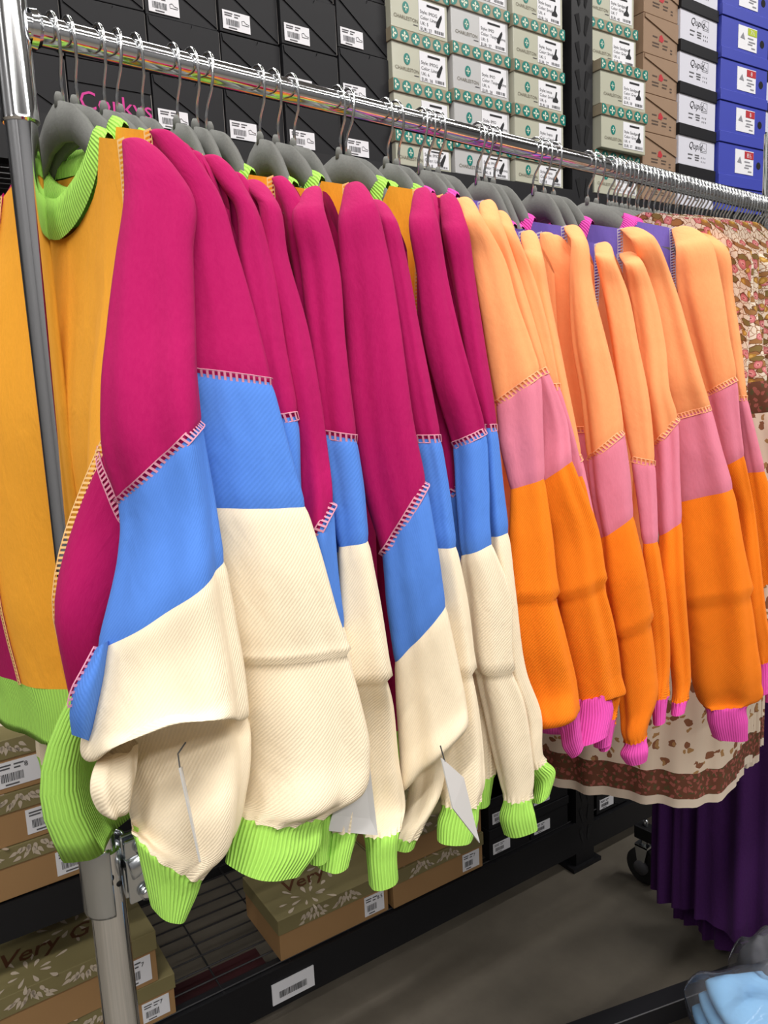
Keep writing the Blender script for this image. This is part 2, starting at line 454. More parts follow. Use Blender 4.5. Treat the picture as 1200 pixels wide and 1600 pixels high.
# ------------------------------------------------------------------ shoe boxes
def barcode_label(parent, x0, x1, z0, z1, y=-0.0012, seed=0, dims=True, pic=True):
    r = random.Random(seed)
    w, h = x1 - x0, z1 - z0
    lb = MB().box(x0, x1, y, y + 0.0010, z0, z1).build('label', WHITEPAPER, parent)
    m = MB(); yy = y - 0.0005
    x = x0 + w * .12
    while x < x0 + w * .60:
        b = r.choice([.0008, .0012, .0018]); m.quad((x, yy, z0 + h * .22), (x + b, yy, z0 + h * .22), (x + b, yy, z0 + h * .55), (x, yy, z0 + h * .55)); x += b + r.choice([.0008, .0012])
    for (a, b_, c) in ((.07, .36, .86), (.07, .33, .74), (.42, .64, .86), (.42, .56, .72), (.2, .5, .10)):
        m.quad((x0 + w * a, yy, z0 + h * (c - .03)), (x0 + w * b_, yy, z0 + h * (c - .03)), (x0 + w * b_, yy, z0 + h * (c + .03)), (x0 + w * a, yy, z0 + h * (c + .03)))
    m.build('barcode', GREYINK, lb)
    if pic:
        cx, cz = x0 + w * .82, z0 + h * .5
        pts = [(-.12, -.10), (.13, -.10), (.14, -.02), (.02, .02), (-.05, .14), (-.13, .10)]
        loop = [(cx + a * w, yy, cz + b_ * h) for a, b_ in pts]
        MB().tube(loop + [loop[0]], 0.0004, 4, False).build('shoe_drawing', GREYINK, lb)
    return lb

def flap_poly(w, h):
    """diagonal lid flap with a thumb notch, in (x,z)"""
    a = [(-w / 2 + 0.002, h - 0.002), (-w / 2 + 0.004, h - 0.014)]
    a += [(w / 2 - 0.002, 0.004), (w / 2 - 0.001, h - 0.002)]
    c = w * 0.04; r = 0.010
    for i in range(0, 9):
        t = math.pi * i / 8
        a.append((c + r * math.cos(t) * 1.0, h - 0.002 - r * math.sin(t)))
    return a

def black_box(col, row, s, z, w, h, yaw, off, lettered=False, label=None):
    o = empty('shoe_box', sp(s, off, z), S_ANG + yaw)
    tag(o, label, 'shoe box', 'black shoe boxes on the upper shelf')
    MB().box(-w / 2, w / 2, 0.0, 0.30, 0, h).build('carton', BLACKBOX, o, bevel=0.0012)
    # pale card edge showing at the right hand fold
    MB().box(w / 2 - 0.0012, w / 2 + 0.0002, -0.0006, 0.0004, 0.003, h - 0.003).build('card_edge', plain('raw_card_edge', (0.22, 0.21, 0.20), 0.8), o)
    if lettered:
        MB().box(-w / 2, w / 2, -0.0018, 0.0, h * .62, h).build('lid_front', BLACKBOX, o)
        lettering('lettering', 'Corkys', 0.043, PINKINK, o, -w * .40, -0.0008, h * .19, 0, 'LEFT', 0.0)
        MB().box(-w * .40, w * .47, -0.0010, -0.0002, h * .13, h * .16).build('underline', PINKINK, o)
    else:
        MB().prism(flap_poly(w, h), -0.0022, -0.0002).build('lid_flap', BLACKBOX, o)
        barcode_label(o, -w / 2 + 0.006, -w / 2 + 0.062, 0.006, 0.038, -0.0018, seed=col * 10 + row)
    return o

# columns of black boxes, left of the pale ones; front edges follow the photo
cols = [-0.545, -0.672, -0.800, -0.925, -1.062, -1.205, -1.345, -1.485]
for c in range(len(cols) - 1):
    s1, s0 = cols[c], cols[c + 1]
    w = (s1 - s0) * 0.985
    h0 = [0.106, 0.0965, 0.0955, 0.096, 0.098, 0.096, 0.094][c]
    for r in range(4):
        k = c
        pos = ['touching the pale sage boxes', 'second column left of the sage boxes', 'third column left of the sage boxes', 'fourth column left of the sage boxes',
               'fifth column left of the sage boxes', 'behind the chrome post, sixth column', 'left of the chrome post'][c]
        rw = ['bottom row', 'second row up', 'third row up', 'top row'][r]
        let = (c == 4 and r == 0)
        lab = ('black shoe box with pink lettering, behind the grey hangers by the chrome post' if let else
               'black shoe box with diagonal lid, %s, %s' % (pos.replace(', sixth column', ''), rw) if c < 5 else
               'black shoe box %s, %s of its stack' % (pos.replace(', sixth column', ''), rw))
        black_box(c, r, (s0 + s1) / 2, 1.8745 + r * h0, w, h0 - 0.001, R_([3.2, 2.6, 3.4, 2.2, 1.5, 2, 2][c] + random.uniform(-.8, .8)), 0.012 + random.uniform(0, .006), let, lab)

# printed sage/grey boxes -------------------------------------------------
def ellipse_pts(cx, cz, rx, rz, y, n=18): return [(cx + rx * math.cos(2 * math.pi * i / n), y, cz + rz * math.sin(2 * math.pi * i / n)) for i in range(n)]
def strip_print(w, h, y, n=6):
    md, mc = MB(), MB()
    p = w / (n - 0.6)
    for i in range(n):
        cx = -w / 2 + p * (i - 0.02) + 0.006
        x0, x1 = max(-w / 2 + .0005, cx - p * .40), min(w / 2 - .0005, cx + p * .40)
        pts = [(min(max(x, -w / 2 + .0005), w / 2 - .0005), yy, z) for x, yy, z in ellipse_pts(cx, h * .5, p * .40, h * .47, y)]
        md.add(pts, [tuple(range(len(pts)))[::-1]])
        for k in range(4):
            a = k * math.pi / 2
            d = (math.cos(a), math.sin(a)); e = (-d[1], d[0])
            q = [(cx + d[0] * t * p * .30 + e[0] * u * p * .30, y - .0004, h * .5 + (d[1] * t * h * .36 + e[1] * u * h * .36)) for t, u in ((0, 0), (.6, .28), (1, 0), (.6, -.28))]
            if all(-w / 2 < v[0] < w / 2 for v in q): mc.add(q, [(0, 1, 2, 3)])
    return md, mc
def sage_box(s, z, w, h, yaw, off, card, label, lines, lid=0.026, flap=0.0, seed=0, heel=False):
    o = empty('shoe_box', sp(s, off, z), S_ANG + yaw)
    tag(o, label, 'shoe box', 'pale shoe boxes with teal lid strips')
    hb = h - 0.001
    MB().box(-w / 2 + .002, w / 2 - .002, 0.0, 0.30, 0, hb - 0.002).build('carton', card, o, bevel=0.0015)
    wl = w + 0.002
    l = MB().box(-wl / 2, wl / 2, -0.004, 0.304, hb - lid, hb).build('lid', STRIPCARD, o, bevel=0.001)
    if flap:
        l.rotation_euler = (0, 0, 0)
    md, mc = shared('dots', ('dots', round(wl, 4), lid), lambda: strip_print(wl, lid, -0.0046)[0], TEAL, l, (0, 0, hb - lid)), None
    shared('crosses', ('cross', round(wl, 4), lid), lambda: strip_print(wl, lid, -0.0046)[1], CREAMINK, l, (0, 0, hb - lid))
    y = -0.0008
    # round emblem, maker's name, label
    fz = hb - lid
    cx, cz = -w * .24, fz * .60
    em = MB(); pts = ellipse_pts(cx, cz, .0088, .0115, y, 20); em.add(pts, [tuple(range(20))[::-1]])
    e = em.build('emblem', TEAL, o)
    m = MB()
    for k in range(4):
        a = k * math.pi / 2; d = (math.cos(a), math.sin(a)); ee = (-d[1], d[0])
        m.add([(cx + d[0] * t * .0058 + ee[0] * u * .0058, y - .0004, cz + d[1] * t * .0075 + ee[1] * u * .0075) for t, u in ((0, 0), (.6, .25), (1, 0), (.6, -.25))], [(0, 1, 2, 3)])
    m.build('cross', CREAMINK, e)
    lettering('lettering', 'CHARLESTON', 0.0105, plain('grey_lettering', (0.16, 0.14, 0.10), .7), o, -w * .24, y, fz * .27, 0, 'CENTER')
    MB().quad((-w * .12, y, fz * .19), (-w * .04, y, fz * .19), (-w * .04, y, fz * .21), (-w * .12, y, fz * .21)).build('small_print', GREYINK, o)
    lb = MB().box(-w * .02, w * .44, y, y + .0006, fz * .10, fz * .93).build('label', WHITEPAPER, o)
    lettering('lettering', lines, 0.0098, BLACKINK, lb, w * .00, y - .0004, fz * .58, 0, 'LEFT')
    m = MB()
    if heel:
        m.add([(w * .33 + a * .013, y - .0005, fz * .5 + b * .013) for a, b in ((-.9, -.9), (.5, -.9), (.7, -.5), (.2, .1), (.4, 1), (0, 1), (-.3, 0), (-.9, -.5))], [tuple(range(8))])
    else:
        m.add([(w * .33 + a * .013, y - .0005, fz * .48 + b * .016) for a, b in ((-.7, -.7), (-.1, -.8), (.7, .6), (.6, 1), (.2, .7), (-.6, -.2))], [tuple(range(6))])
    r = random.Random(seed); x = w * .25
    while x < w * .41:
        b = r.choice([.001, .002]); m.quad((x, y - .0005, fz * .14), (x + b, y - .0005, fz * .14), (x + b, y - .0005, fz * .23), (x, y - .0005, fz * .23)); x += b + r.choice([.001, .002])
    m.quad((w * .12, y - .0005, fz * .80), (w * .34, y - .0005, fz * .80), (w * .34, y - .0005, fz * .86), (w * .12, y - .0005, fz * .86))
    m.build('shoe_drawing', BLACKINK, lb)
    return o
edges = [-0.548, -0.384, -0.203, -0.026]
names = ['left', 'middle', 'right']
for c in range(3):
    a, b = edges[c], edges[c + 1]
    w = (b - a) * 0.985
    zc = 1.8745
    hh = [0.1000, 0.0980, 0.0970][c]
    zc -= [.0275, .0175, .0195][c]
    for r in range(5):
        ln = ['Style: IMOG\nColor: Linen\nUK: %d\nEUR: %d' % (8 - r, 40 - r), 'Style: IMO\nColor: Taupe Nova\nUK: %d\nEUR: %d' % (8 - r, 40 - r), 'Style: Ivana\nColor: Smoke\nUK: %d\nEUR: %d' % (8 - r, 40 - r)][c]
        lab = '%s shoe box with teal strip, %s column left of black upright, %s' % (
            ['pale sage', 'pale grey', 'glossy sage'][c], ['third', 'second', 'nearest'][c], ['bottom row', 'second row up', 'third row up', 'fourth row up', 'top row'][r])
        sage_box((a + b) / 2, zc + r * hh if r else 1.8745, w, hh if r else hh - (1.8745 - zc), R_([4.0, 3.0, 3.0][c] + random.uniform(-.7, .7)), 0.008 + random.uniform(0, .004), [SAGECARD, GREYCARD, SAGECARD][c], lab, ln, seed=c * 7 + r, heel=(c == 2))
# right of the upright
zr = 1.8745
for r, (hh, ds, sw) in enumerate([(0.1065, 0, 0), (0.104, 0.004, 0), (0.105, 0.002, 0), (0.101, -0.014, 0), (0.1, -0.024, 0), (0.09, -.03, 0)]):
    sage_box(0.160 + ds, zr, 0.178, hh, R_(1.5 - 0.6 * r), 0.006 - (.02 if r in (1, 2) else 0), SAGECARD, 'pale shoe box with teal lid strip just right of the black upright, %s' % ['bottom row', 'second row up', 'third row up', 'fourth row up', 'fifth row up', 'top row'][r],
             'Style: Sandgate\nColor: Grey\nUK: %d\nEUR: %d' % (3 + r, 36 + r), seed=50 + r, heel=True)
    zr += hh

def tan_box(s, z, w, h, yaw, off, label):
    o = empty('shoe_box', sp(s, off, z), S_ANG + yaw); tag(o, label, 'shoe box', 'kraft shoe boxes on the upper shelf')
    MB().box(-w / 2, w / 2, 0, .3, 0, h - .001).build('carton', KRAFT, o, bevel=.0012)
    MB().prism([(-w / 2 + .003, h - .003), (-w / 2 + .004, h - .012), (w / 2 - .001, h * .48), (w / 2 - .001, h - .003)], -.003, -.0002).build('lid_flap', KRAFT, o)
    MB().add([(-w * .06, -.0006, h * .40), (w * .04, -.0006, h * .38), (w * .09, -.0006, h * .46), (w * .02, -.0006, h * .58), (-w * .04, -.0006, h * .53)], [(0, 1, 2, 3, 4)]).build('red_mark', REDINK, o)
    m = MB()
    for (a, b, c) in ((-.24, -.10, .46), (.10, .20, .44), (-.25, -.05, .30), (-.25, -.06, .22), (.05, .2, .30), (.05, .18, .22), (.28, .34, .24), (.28, .34, .16)):
        m.quad((w * a, -.0006, h * c), (w * b, -.0006, h * c), (w * b, -.0006, h * (c + .035)), (w * a, -.0006, h * (c + .035)))
    m.build('small_print', plain('brown_ink', (.09, .06, .045), .8), o)
for r in range(7):
    tan_box(0.332, 1.8745 if r == 0 else 1.855 + r * 0.097, 0.148, .0775 if r == 0 else 0.0968, R_(2.0), 0.004, 'brown kraft shoe box with diagonal lid flap, %s of its column' % ['bottom', 'second from bottom', 'third from bottom', 'fourth from bottom', 'fifth from bottom', 'sixth from bottom', 'topmost'][r])
def white_box(s, z, w, h, yaw, off, label):
    o = empty('shoe_box', sp(s, off, z), S_ANG + yaw); tag(o, label, 'shoe box', 'white shoe boxes with black lids')
    MB().box(-w / 2, w / 2, 0, .3, 0, h - .001).build('carton', WHITECARD, o, bevel=.001)
    l = h * .28
    MB().box(-w / 2 - .002, w / 2 + .002, -.004, .302, h - l - .001, h - .001).build('lid', BLACKBOX, o, bevel=.001)
    y = -.0006
    lettering('lettering', 'Qupid', .026, BLACKINK, o, -w * .24, y, h * .44, .35)
    m = MB()
    X0, X1, Z0, Z1 = w * .10, w * .26, h * .40, h * .64
    m.tube([(X0, y, Z0), (X1, y, Z0), (X1, y, Z1), (X0, y, Z1), (X0, y, Z0)], .0004, 4, False)
    m.tube([(X0 + .004, y, Z0 + .004), (X1 - .003, y, Z0 + .004), (X1 - .006, y, Z0 + .009), (X0 + .012, y, Z0 + .013), (X0 + .004, y, Z0 + .004)], .0004, 4, False)
    for i in range(3):
        for j in range(2):
            m.quad((w * (.12 + .05 * i), y, h * (.14 + .1 * j)), (w * (.135 + .05 * i), y, h * (.14 + .1 * j)), (w * (.135 + .05 * i), y, h * (.18 + .1 * j)), (w * (.12 + .05 * i), y, h * (.18 + .1 * j)))
    for (a, b, c) in ((-.25, -.12, .27), (-.25, -.15, .17), (-.06, .06, .28), (-.06, .06, .22), (-.05, .05, .16)):
        m.quad((w * a, y, h * c), (w * b, y, h * c), (w * b, y, h * (c + .03)), (w * a, y, h * (c + .03)))
    m.build('small_print', GREYINK, o)
zz = 1.8745
for r, hh in enumerate([0.1085, 0.107, 0.107, 0.107, 0.107, .107]):
    white_box(0.497, zz, 0.176, hh, R_(2.5), 0.004, 'white shoe box with black lid beside the blue boxes, %s of its column' % ['bottom', 'second from bottom', 'third from bottom', 'fourth from bottom', 'fifth from bottom', 'topmost'][r]); zz += hh
def blue_box(s, z, w, h, yaw, off, label, ink, num):
    o = empty('shoe_box', sp(s, off, z), S_ANG + yaw); tag(o, label, 'shoe box', 'royal blue shoe boxes')
    MB().box(-w / 2, w / 2, 0, .3, 0, h - .001).build('carton', BLUECARD, o, bevel=.001)
    l = h * .26
    MB().box(-w / 2 - .002, w / 2 + .002, -.0035, .302, 0, l).build('lid', BLUECARD, o, bevel=.001)
    lb = MB().box(-w * .16, w * .24, -.0012, -.0002, h * .34, h * .90).build('label', WHITEPAPER, o)
    y = -.0018; zo = h * .24
    MB().quad((w * .04, y, h * 0.71), (w * .235, y, h * 0.71), (w * .235, y, h * 0.88), (w * .04, y, h * 0.88)).build('size_patch', ink, lb)
    lettering('lettering', num, h * .15, WHITEPAPER, lb, w * .14, y - .0004, h * 0.74, 0, 'CENTER')
    m = MB().add([(-w * .12, y, h * 0.60), (-w * .02, y, h * 0.58), (-w * .06, y, h * 0.74)], [(0, 1, 2)])
    for (a, b, c) in ((.04, .16, .38), (.06, .2, .30), (.04, .14, .24), (.12, .2, .16)):
        m.quad((w * a, y, h * (c + .24)), (w * b, y, h * (c + .24)), (w * b, y, h * (c + .27)), (w * a, y, h * (c + .27)))
    m.build('small_print', plain('mid_grey_ink', (.25, .25, .28), .8), lb)
    hr = MB(); hr.add(ellipse_pts(w * .36, h * .60, .0105, .0105, -.0008, 20), [tuple(range(20))[::-1]]); hr.build('finger_hole', HOLE, o)
zz = 1.8745
for r, (hh, ink, num) in enumerate([(0.0695, REDINK, '8'), (0.120, REDINK, '8½'), (0.113, REDINK, '8'), (0.112, REDINK, '8'), (0.112, LIMEINK, '7½'), (.112, REDINK, '7')]):
    blue_box(0.705, zz, 0.226, hh, R_(-1.0), -0.004, 'royal blue shoe box with %s size patch, %s of its column' % (['red', 'red', 'red', 'red', 'lime green', 'red'][r], ['bottom', 'second from bottom', 'third from bottom', 'fourth from bottom', 'fifth from bottom', 'topmost'][r]), ink, num); zz += hh
# more stock beyond the blue boxes
for r in range(5):
    white_box(0.915, 1.8745 + r * .085, 0.17, .085, R_(1), 0.02, 'white shoe box at the right end of the shelf, %s of its column' % ['bottom', 'second from bottom', 'third from bottom', 'fourth from bottom', 'topmost'][r])

# gold boxes with leaf print ----------------------------------------------
def petal(mb, c, ang, ln, wd, plane, lift):
    """teardrop; plane 'top' (x,y) or 'front' (x,z)"""
    pts = [(0, 0), (.35, .30), (.7, .5), (.95, .34), (1.05, 0), (.95, -.34), (.7, -.5), (.35, -.30)]
    ca, sa = math.cos(ang), math.sin(ang)
    out = []
    for a, b in pts:
        x, q = a * ln, b * wd
        px, pq = c[0] + x * ca - q * sa, c[1] + x * sa + q * ca
        out.append((px, pq, lift) if plane == 'top' else (px, lift, pq))
    mb.add(out, [tuple(range(8)) if plane == 'top' else tuple(range(8))[::-1]])
def gold_box(s, z, w, d, h, yaw, off, label, size='8', lbl_x=None, words=True, lw=.055):
    o = empty('shoe_box', sp(s, off, z), S_ANG + yaw); tag(o, label, 'shoe box', 'gold shoe boxes with leaf print lids')
    h = h - .001; l = h * .36
    MB().box(-w / 2, w / 2, 0, d, 0, h - .002).build('carton', KRAFTGOLD, o, bevel=.001)
    ld = MB().box(-w / 2 - .003, w / 2 + .003, -.003, d + .003, h - l, h).build('lid', OLIVE, o, bevel=.001)
    m = MB(); r = random.Random(int(s * 1000) + int(z * 100))
    for cx, cy, n in ((-w * .18, .035, 15), (w * .12, .12, 12)):
        for k in range(n):
            a = 2 * math.pi * k / n + r.uniform(-.15, .15); q = .012 + .02 * (k % 2)
            petal(m, (cx + q * 1.6 * math.cos(a), cy + q * math.sin(a)), a, r.uniform(.016, .026), r.uniform(.006, .010), 'top', h + .0006)
    tag(m.build('petal_print', PETAL, ld), kind='stuff')
    m = MB()
    for k in range(30):
        cx = -w * .34 + w * .60 * (k / 30); a = R_(90 + ((k % 15) - 7) * 10)
        petal(m, (cx, h - l + r.uniform(.002, l * .55)), a + r.uniform(-.3, .3), min(l * .42, .018), .0075, 'front', -.0037)
    tag(m.build('petal_print', PETAL, ld), kind='stuff')
    if words:
        lettering('lettering', 'Very G', .058, BROWNINK, ld, -w * .33, .075, h + .0008, .35, 'LEFT', .0006, rot=(0, 0, 0))
    x1 = w / 2 - .012 if lbl_x is None else lbl_x
    lb = barcode_label(o, x1 - lw, x1, .010, h - l - .006, -.0012, seed=int(s * 100), pic=False)
    lettering('lettering', size, .013, BLACKINK, lb, x1 - lw * .36, -.0020, (h - l) * .66)
    return o
gold_box(-0.795, 0.150, 0.288, .19, 0.103, 0, 0.012, 'gold shoe box with leaf print lid beside the empty gap on the wire shelf', '8.5')
gold_box(-0.498, 0.150, 0.282, .19, 0.098, 0, 0.006, 'gold shoe box right of the lone gold box, lower of two', '7', words=False)
gold_box(-0.498, 0.248, 0.282, .19, 0.098, 0, 0.008, 'gold shoe box right of the lone gold box, upper of two', '8')
gold_box(-1.345, 0.150, 0.335, .2, 0.092, R_(1), 0.010, 'gold shoe box beside the chrome post foot, lower of two', '7')
gold_box(-1.372, 0.242, 0.33, .2, 0.112, R_(2), 0.004, 'gold shoe box with leaf print lid behind the chrome post, upper of two', '7', )
for r in range(3):
    gold_box(-1.432 - .012 * r, 0.530 + r * 0.099, 0.29, .19, 0.099, R_(1.0), 0.006, 'gold shoe box on the middle shelf left of the lime hem, %s of its stack' % ['bottom', 'middle', 'topmost'][r], '8', words=False, lbl_x=.139 - .028 * r, lw=.075)
o = empty('shoe_box', sp(-1.08, .06, 0), S_ANG); tag(o, 'dark red flat box on the floor, glimpsed below the wire shelf', 'box')
MB().box(-.15, .15, 0, .13, 0, .060).build('carton', plain('dark_red_card', (.035, .003, .005), .6), o, bevel=.001)
MB().box(-.152, .152, -.002, .132, .045, .064).build('lid', plain('dark_red_card', (.035, .003, .005), .6), o, bevel=.001)
# black boxes on the bottom shelf
for i, (s, z) in enumerate([(-0.255, .150), (-0.255, .237), (-0.105, .150), (-.105, .237), (0.16, .130), (0.32, .130), (.16, .217)]):
    o = empty('shoe_box', sp(s, .012, z), S_ANG); tag(o, 'black shoe box on the bottom shelf %s' % ['right of the gold boxes, lower of its stack', 'right of the gold boxes, upper of its stack', 'left of the upright foot, lower of its stack', 'left of the upright foot, upper of its stack', 'right of the upright foot, lower of its stack', 'second stack right of the upright foot', 'right of the upright foot, upper of its stack'][i], 'shoe box', 'black shoe boxes on the bottom shelf')
    MB().box(-.072, .072, 0, .3, 0, .086).build('carton', BLACKBOX, o, bevel=.001)
    MB().box(-.074, .074, -.003, .302, .062, .086).build('lid', BLACKBOX, o, bevel=.001)
    barcode_label(o, -.060, .0, .012, .042, -.0012, seed=90 + i, pic=False)
# ------------------------------------------------------------------ clothing rack
BAR_Y, BAR_Z, BAR_R = 0.811, 1.75, 0.0135
PX = 0.2345
rack = empty('clothing_rack', (PX, BAR_Y, 0))
tag(rack, 'chrome rolling clothing rack carrying the sweatshirts', 'clothing rack')
def rk(mb, name, mat, parent=rack, smooth=True, bevel=0.0):
    mb.v = [(x - PX, y - BAR_Y, z) for x, y, z in mb.v]
    return mb.build(name, mat, parent, smooth, bevel)
def auto(o, ang=40):
    o.data.set_sharp_from_angle(angle=R_(ang)); return o
auto(rk(MB().tube([(PX, BAR_Y, 0.15), (PX, BAR_Y, 0.915)], 0.0195, 28), 'lower_post', CHROME))
auto(rk(MB().tube([(PX, BAR_Y, 0.88), (PX, BAR_Y, 1.668)], 0.0145, 28), 'inner_post', CHROME))
auto(rk(MB().tube([(PX, BAR_Y, 1.6625), (PX, BAR_Y, 1.6645), (PX, BAR_Y, 1.6675), (PX, BAR_Y, 1.95)], [.0158, .0172, .0168, .0168], 28), 'post_sleeve', CHROME))
auto(rk(MB().tube([(PX + .012, BAR_Y, BAR_Z), (1.752, BAR_Y, BAR_Z)], BAR_R, 56), 'hanging_bar', CHROME))
auto(rk(MB().tube([(PX + .016, BAR_Y, BAR_Z), (PX + .022, BAR_Y, BAR_Z), (PX + .026, BAR_Y, BAR_Z)], [.0172, .018, .0150], 28), 'collar', CHROME))
auto(rk(MB().tube([(1.765, BAR_Y, 0.15), (1.765, BAR_Y, 1.90)], 0.0165, 20), 'far_post', CHROME))
for i, px in enumerate((PX, 1.765)):
    leg = rk(MB().box(px - .019, px + .019, BAR_Y - .31, BAR_Y + .31, .135, .172), 'base_leg', BLACKMET, smooth=False, bevel=.003)
    for sy in (-1, 1):
        cy = BAR_Y + sy * .285
        rk(MB().tube([(px, cy, .172), (px, cy, .190)], [.0085, .006], 12), 'bolt', ZINC, leg)
        yk = MB().tube([(px, cy, .135), (px, cy, .112)], .013, 14)
        for sx in (-1, 1):
            yk.add([(px + sx * .017, cy - .018, .118), (px + sx * .017, cy + .022, .118), (px + sx * .017, cy + .010, .048), (px + sx * .017, cy - .004, .048),
                    (px + sx * .020, cy - .018, .118), (px + sx * .020, cy + .022, .118), (px + sx * .020, cy + .010, .048), (px + sx * .020, cy - .004, .048)],
                   [(0, 1, 2, 3), (7, 6, 5, 4), (0, 4, 5, 1), (1, 5, 6, 2), (2, 6, 7, 3), (3, 7, 4, 0)])
        yk.box(px - .020, px + .020, cy - .018, cy + .022, .113, .119)
        yoke = rk(yk, 'caster_yoke', ZINC, smooth=False)
        wh = MB(); n = 28
        prof = [(-.012, .020), (-.012, .046), (-.009, .0505), (.009, .0505), (.012, .046), (.012, .020)]
        b = 0
        for (dx, rr) in prof:
            for j in range(n):
                a = 2 * math.pi * j / n; wh.v.append((px + dx, cy + .003 + rr * math.cos(a), .0515 + rr * math.sin(a)))
        for k in range(len(prof) - 1):
            for j in range(n): wh.f.append((k * n + j, k * n + (j + 1) % n, (k + 1) * n + (j + 1) % n, (k + 1) * n + j))
        auto(rk(wh, 'caster_wheel', RUBBER), 30)
        rk(MB().tube([(px - .021, cy + .003, .0515), (px + .021, cy + .003, .0515)], .0205, 18), 'hub', plain('grey_hub', (.10, .10, .11), .5), )
# clamp on the near post
cz0, cz1 = 0.845, 0.925
cm = MB(); n = 26
outer = []
for j in range(n + 1):
    a = R_(-150) + R_(270) * j / n
    outer.append((PX + .0245 * math.cos(a + R_(150)) , BAR_Y + .0245 * math.sin(a + R_(150))))
prof = [(cz0, 0.0), (cz0 + .004, .0012), (cz1 - .004, .0012), (cz1, 0.0)]
for (zc, dr) in prof:
    for (x, y) in outer:
        vx, vy = x - PX, y - BAR_Y; L_ = math.hypot(vx, vy)
        cm.v.append((PX + vx * (1 + dr / L_), BAR_Y + vy * (1 + dr / L_), zc))
for k in range(len(prof) - 1):
    for j in range(n): a = k * (n + 1) + j; cm.f.append((a, a + 1, a + n + 2, a + n + 1))
clamp = rk(cm, 'clamp', ZINC)
sd = clamp.modifiers.new('solid', 'SOLIDIFY'); sd.thickness = .003
# ears of the clamp with bolts, on the side toward the shelves' right
for zc in (cz0 + .012, cz1 - .014):
    rk(MB().tube([(PX + .036, BAR_Y - .026, zc), (PX + .036, BAR_Y - .019, zc)], [.0085, .0090], 8), 'bolt_head', ZINC, clamp)
    rk(MB().tube([(PX + .036, BAR_Y - .0285, zc), (PX + .036, BAR_Y - .026, zc)], [.0035, .0085], 12), 'bolt_tip', CHROME, clamp)
rk(MB().box(PX + .018, PX + .058, BAR_Y - .020, BAR_Y - .015, cz0 + .002, cz1 - .002), 'ear', ZINC, clamp, False, .002)
rk(MB().box(PX + .018, PX + .058, BAR_Y - .006, BAR_Y - .001, cz0 + .002, cz1 - .002), 'ear', ZINC, clamp, False, .002)
rk(MB().tube([(PX + .02, BAR_Y - .018, (cz0 + cz1) / 2 + .004), (PX + .066, BAR_Y - .010, (cz0 + cz1) / 2 + .012)], .013, 14), 'socket', ZINC, clamp)
d_ = MB(); d_.tube([(PX + .006, BAR_Y - .0272, .883), (PX + .006, BAR_Y - .0262, .883)], .0032, 12)
rk(d_, 'screw_hole', HOLE, clamp)

# ------------------------------------------------------------------ hangers
def hook_path(lean=0.0):
    """local: origin on the bar axis; x along the bar, y away from camera, z up"""
    r = BAR_R + .0035
    p = [(0, .000, -.066), (0, -.001, -.045), (0, -.004, -.036), (0, -.013, -.024), (0, -r * .98, -.012), (0, -r * 1.03, 0.0)]
    for k in range(1, 9):
        a = math.pi - R_(22) * k
        p.append((0, r * 1.02 * math.cos(a), .001 + r * 1.02 * math.sin(a)))
    p.append((0, r * 1.05, -.006))
    return [(x + lean * (z + .066), y, z) for x, y, z in p]
def arm_outline():
    """hanger outline in (w,z), right half then mirrored; z relative to bar axis"""
    top = [(0, -.061), (.008, -.062), (.028, -.070), (.050, -.087), (.070, -.108), (.090, -.125), (.115, -.135), (.130, -.141), (.140, -.148), (.143, -.154)]
    low = [(.142, -.162), (.130, -.158), (.115, -.152), (.090, -.146), (.066, -.136), (.048, -.118), (.026, -.103), (0, -.098)]
    return top, low
_hk = {}
def arms_mesh(sag):
    key = ('arms', round(sag / .005))
    if key in _hk: return _hk[key]
    top, low = arm_outline()
    mb = MB()
    ws = np.linspace(0, .1425, 18)
    drop = round(sag / .005) * .005 * ssm((ws - .028) / .065)
    tz = np.interp(ws, [p[0] for p in top], [p[1] for p in top]) + drop; lw = low[::-1]; lz = np.interp(ws, [p[0] for p in lw], [p[1] for p in lw]) + drop
    for s in (1, -1):
        b = len(mb.v); th = .0055
        for w, a, c in zip(ws, tz, lz):
            mid = (a + c) / 2
            mb.v += [(-th * .5, s * w, a), (-th, s * w, mid), (-th * .5, s * w, c), (th * .5, s * w, c), (th, s * w, mid), (th * .5, s * w, a)]
        for i in range(len(ws) - 1):
            for j in range(6):
                q = (b + i * 6 + j, b + i * 6 + (j + 1) % 6, b + (i + 1) * 6 + (j + 1) % 6, b + (i + 1) * 6 + j)
                mb.f.append(q if s > 0 else q[::-1])
        e = b + (len(ws) - 1) * 6; mb.f.append(tuple(e + j for j in range(6)))
    me = bpy.data.meshes.new('arms'); me.from_pydata(mb.v, [], mb.f); me.materials.append(VELVET)
    me.polygons.foreach_set('use_smooth', [True] * len(me.polygons)); _hk[key] = me
    return me
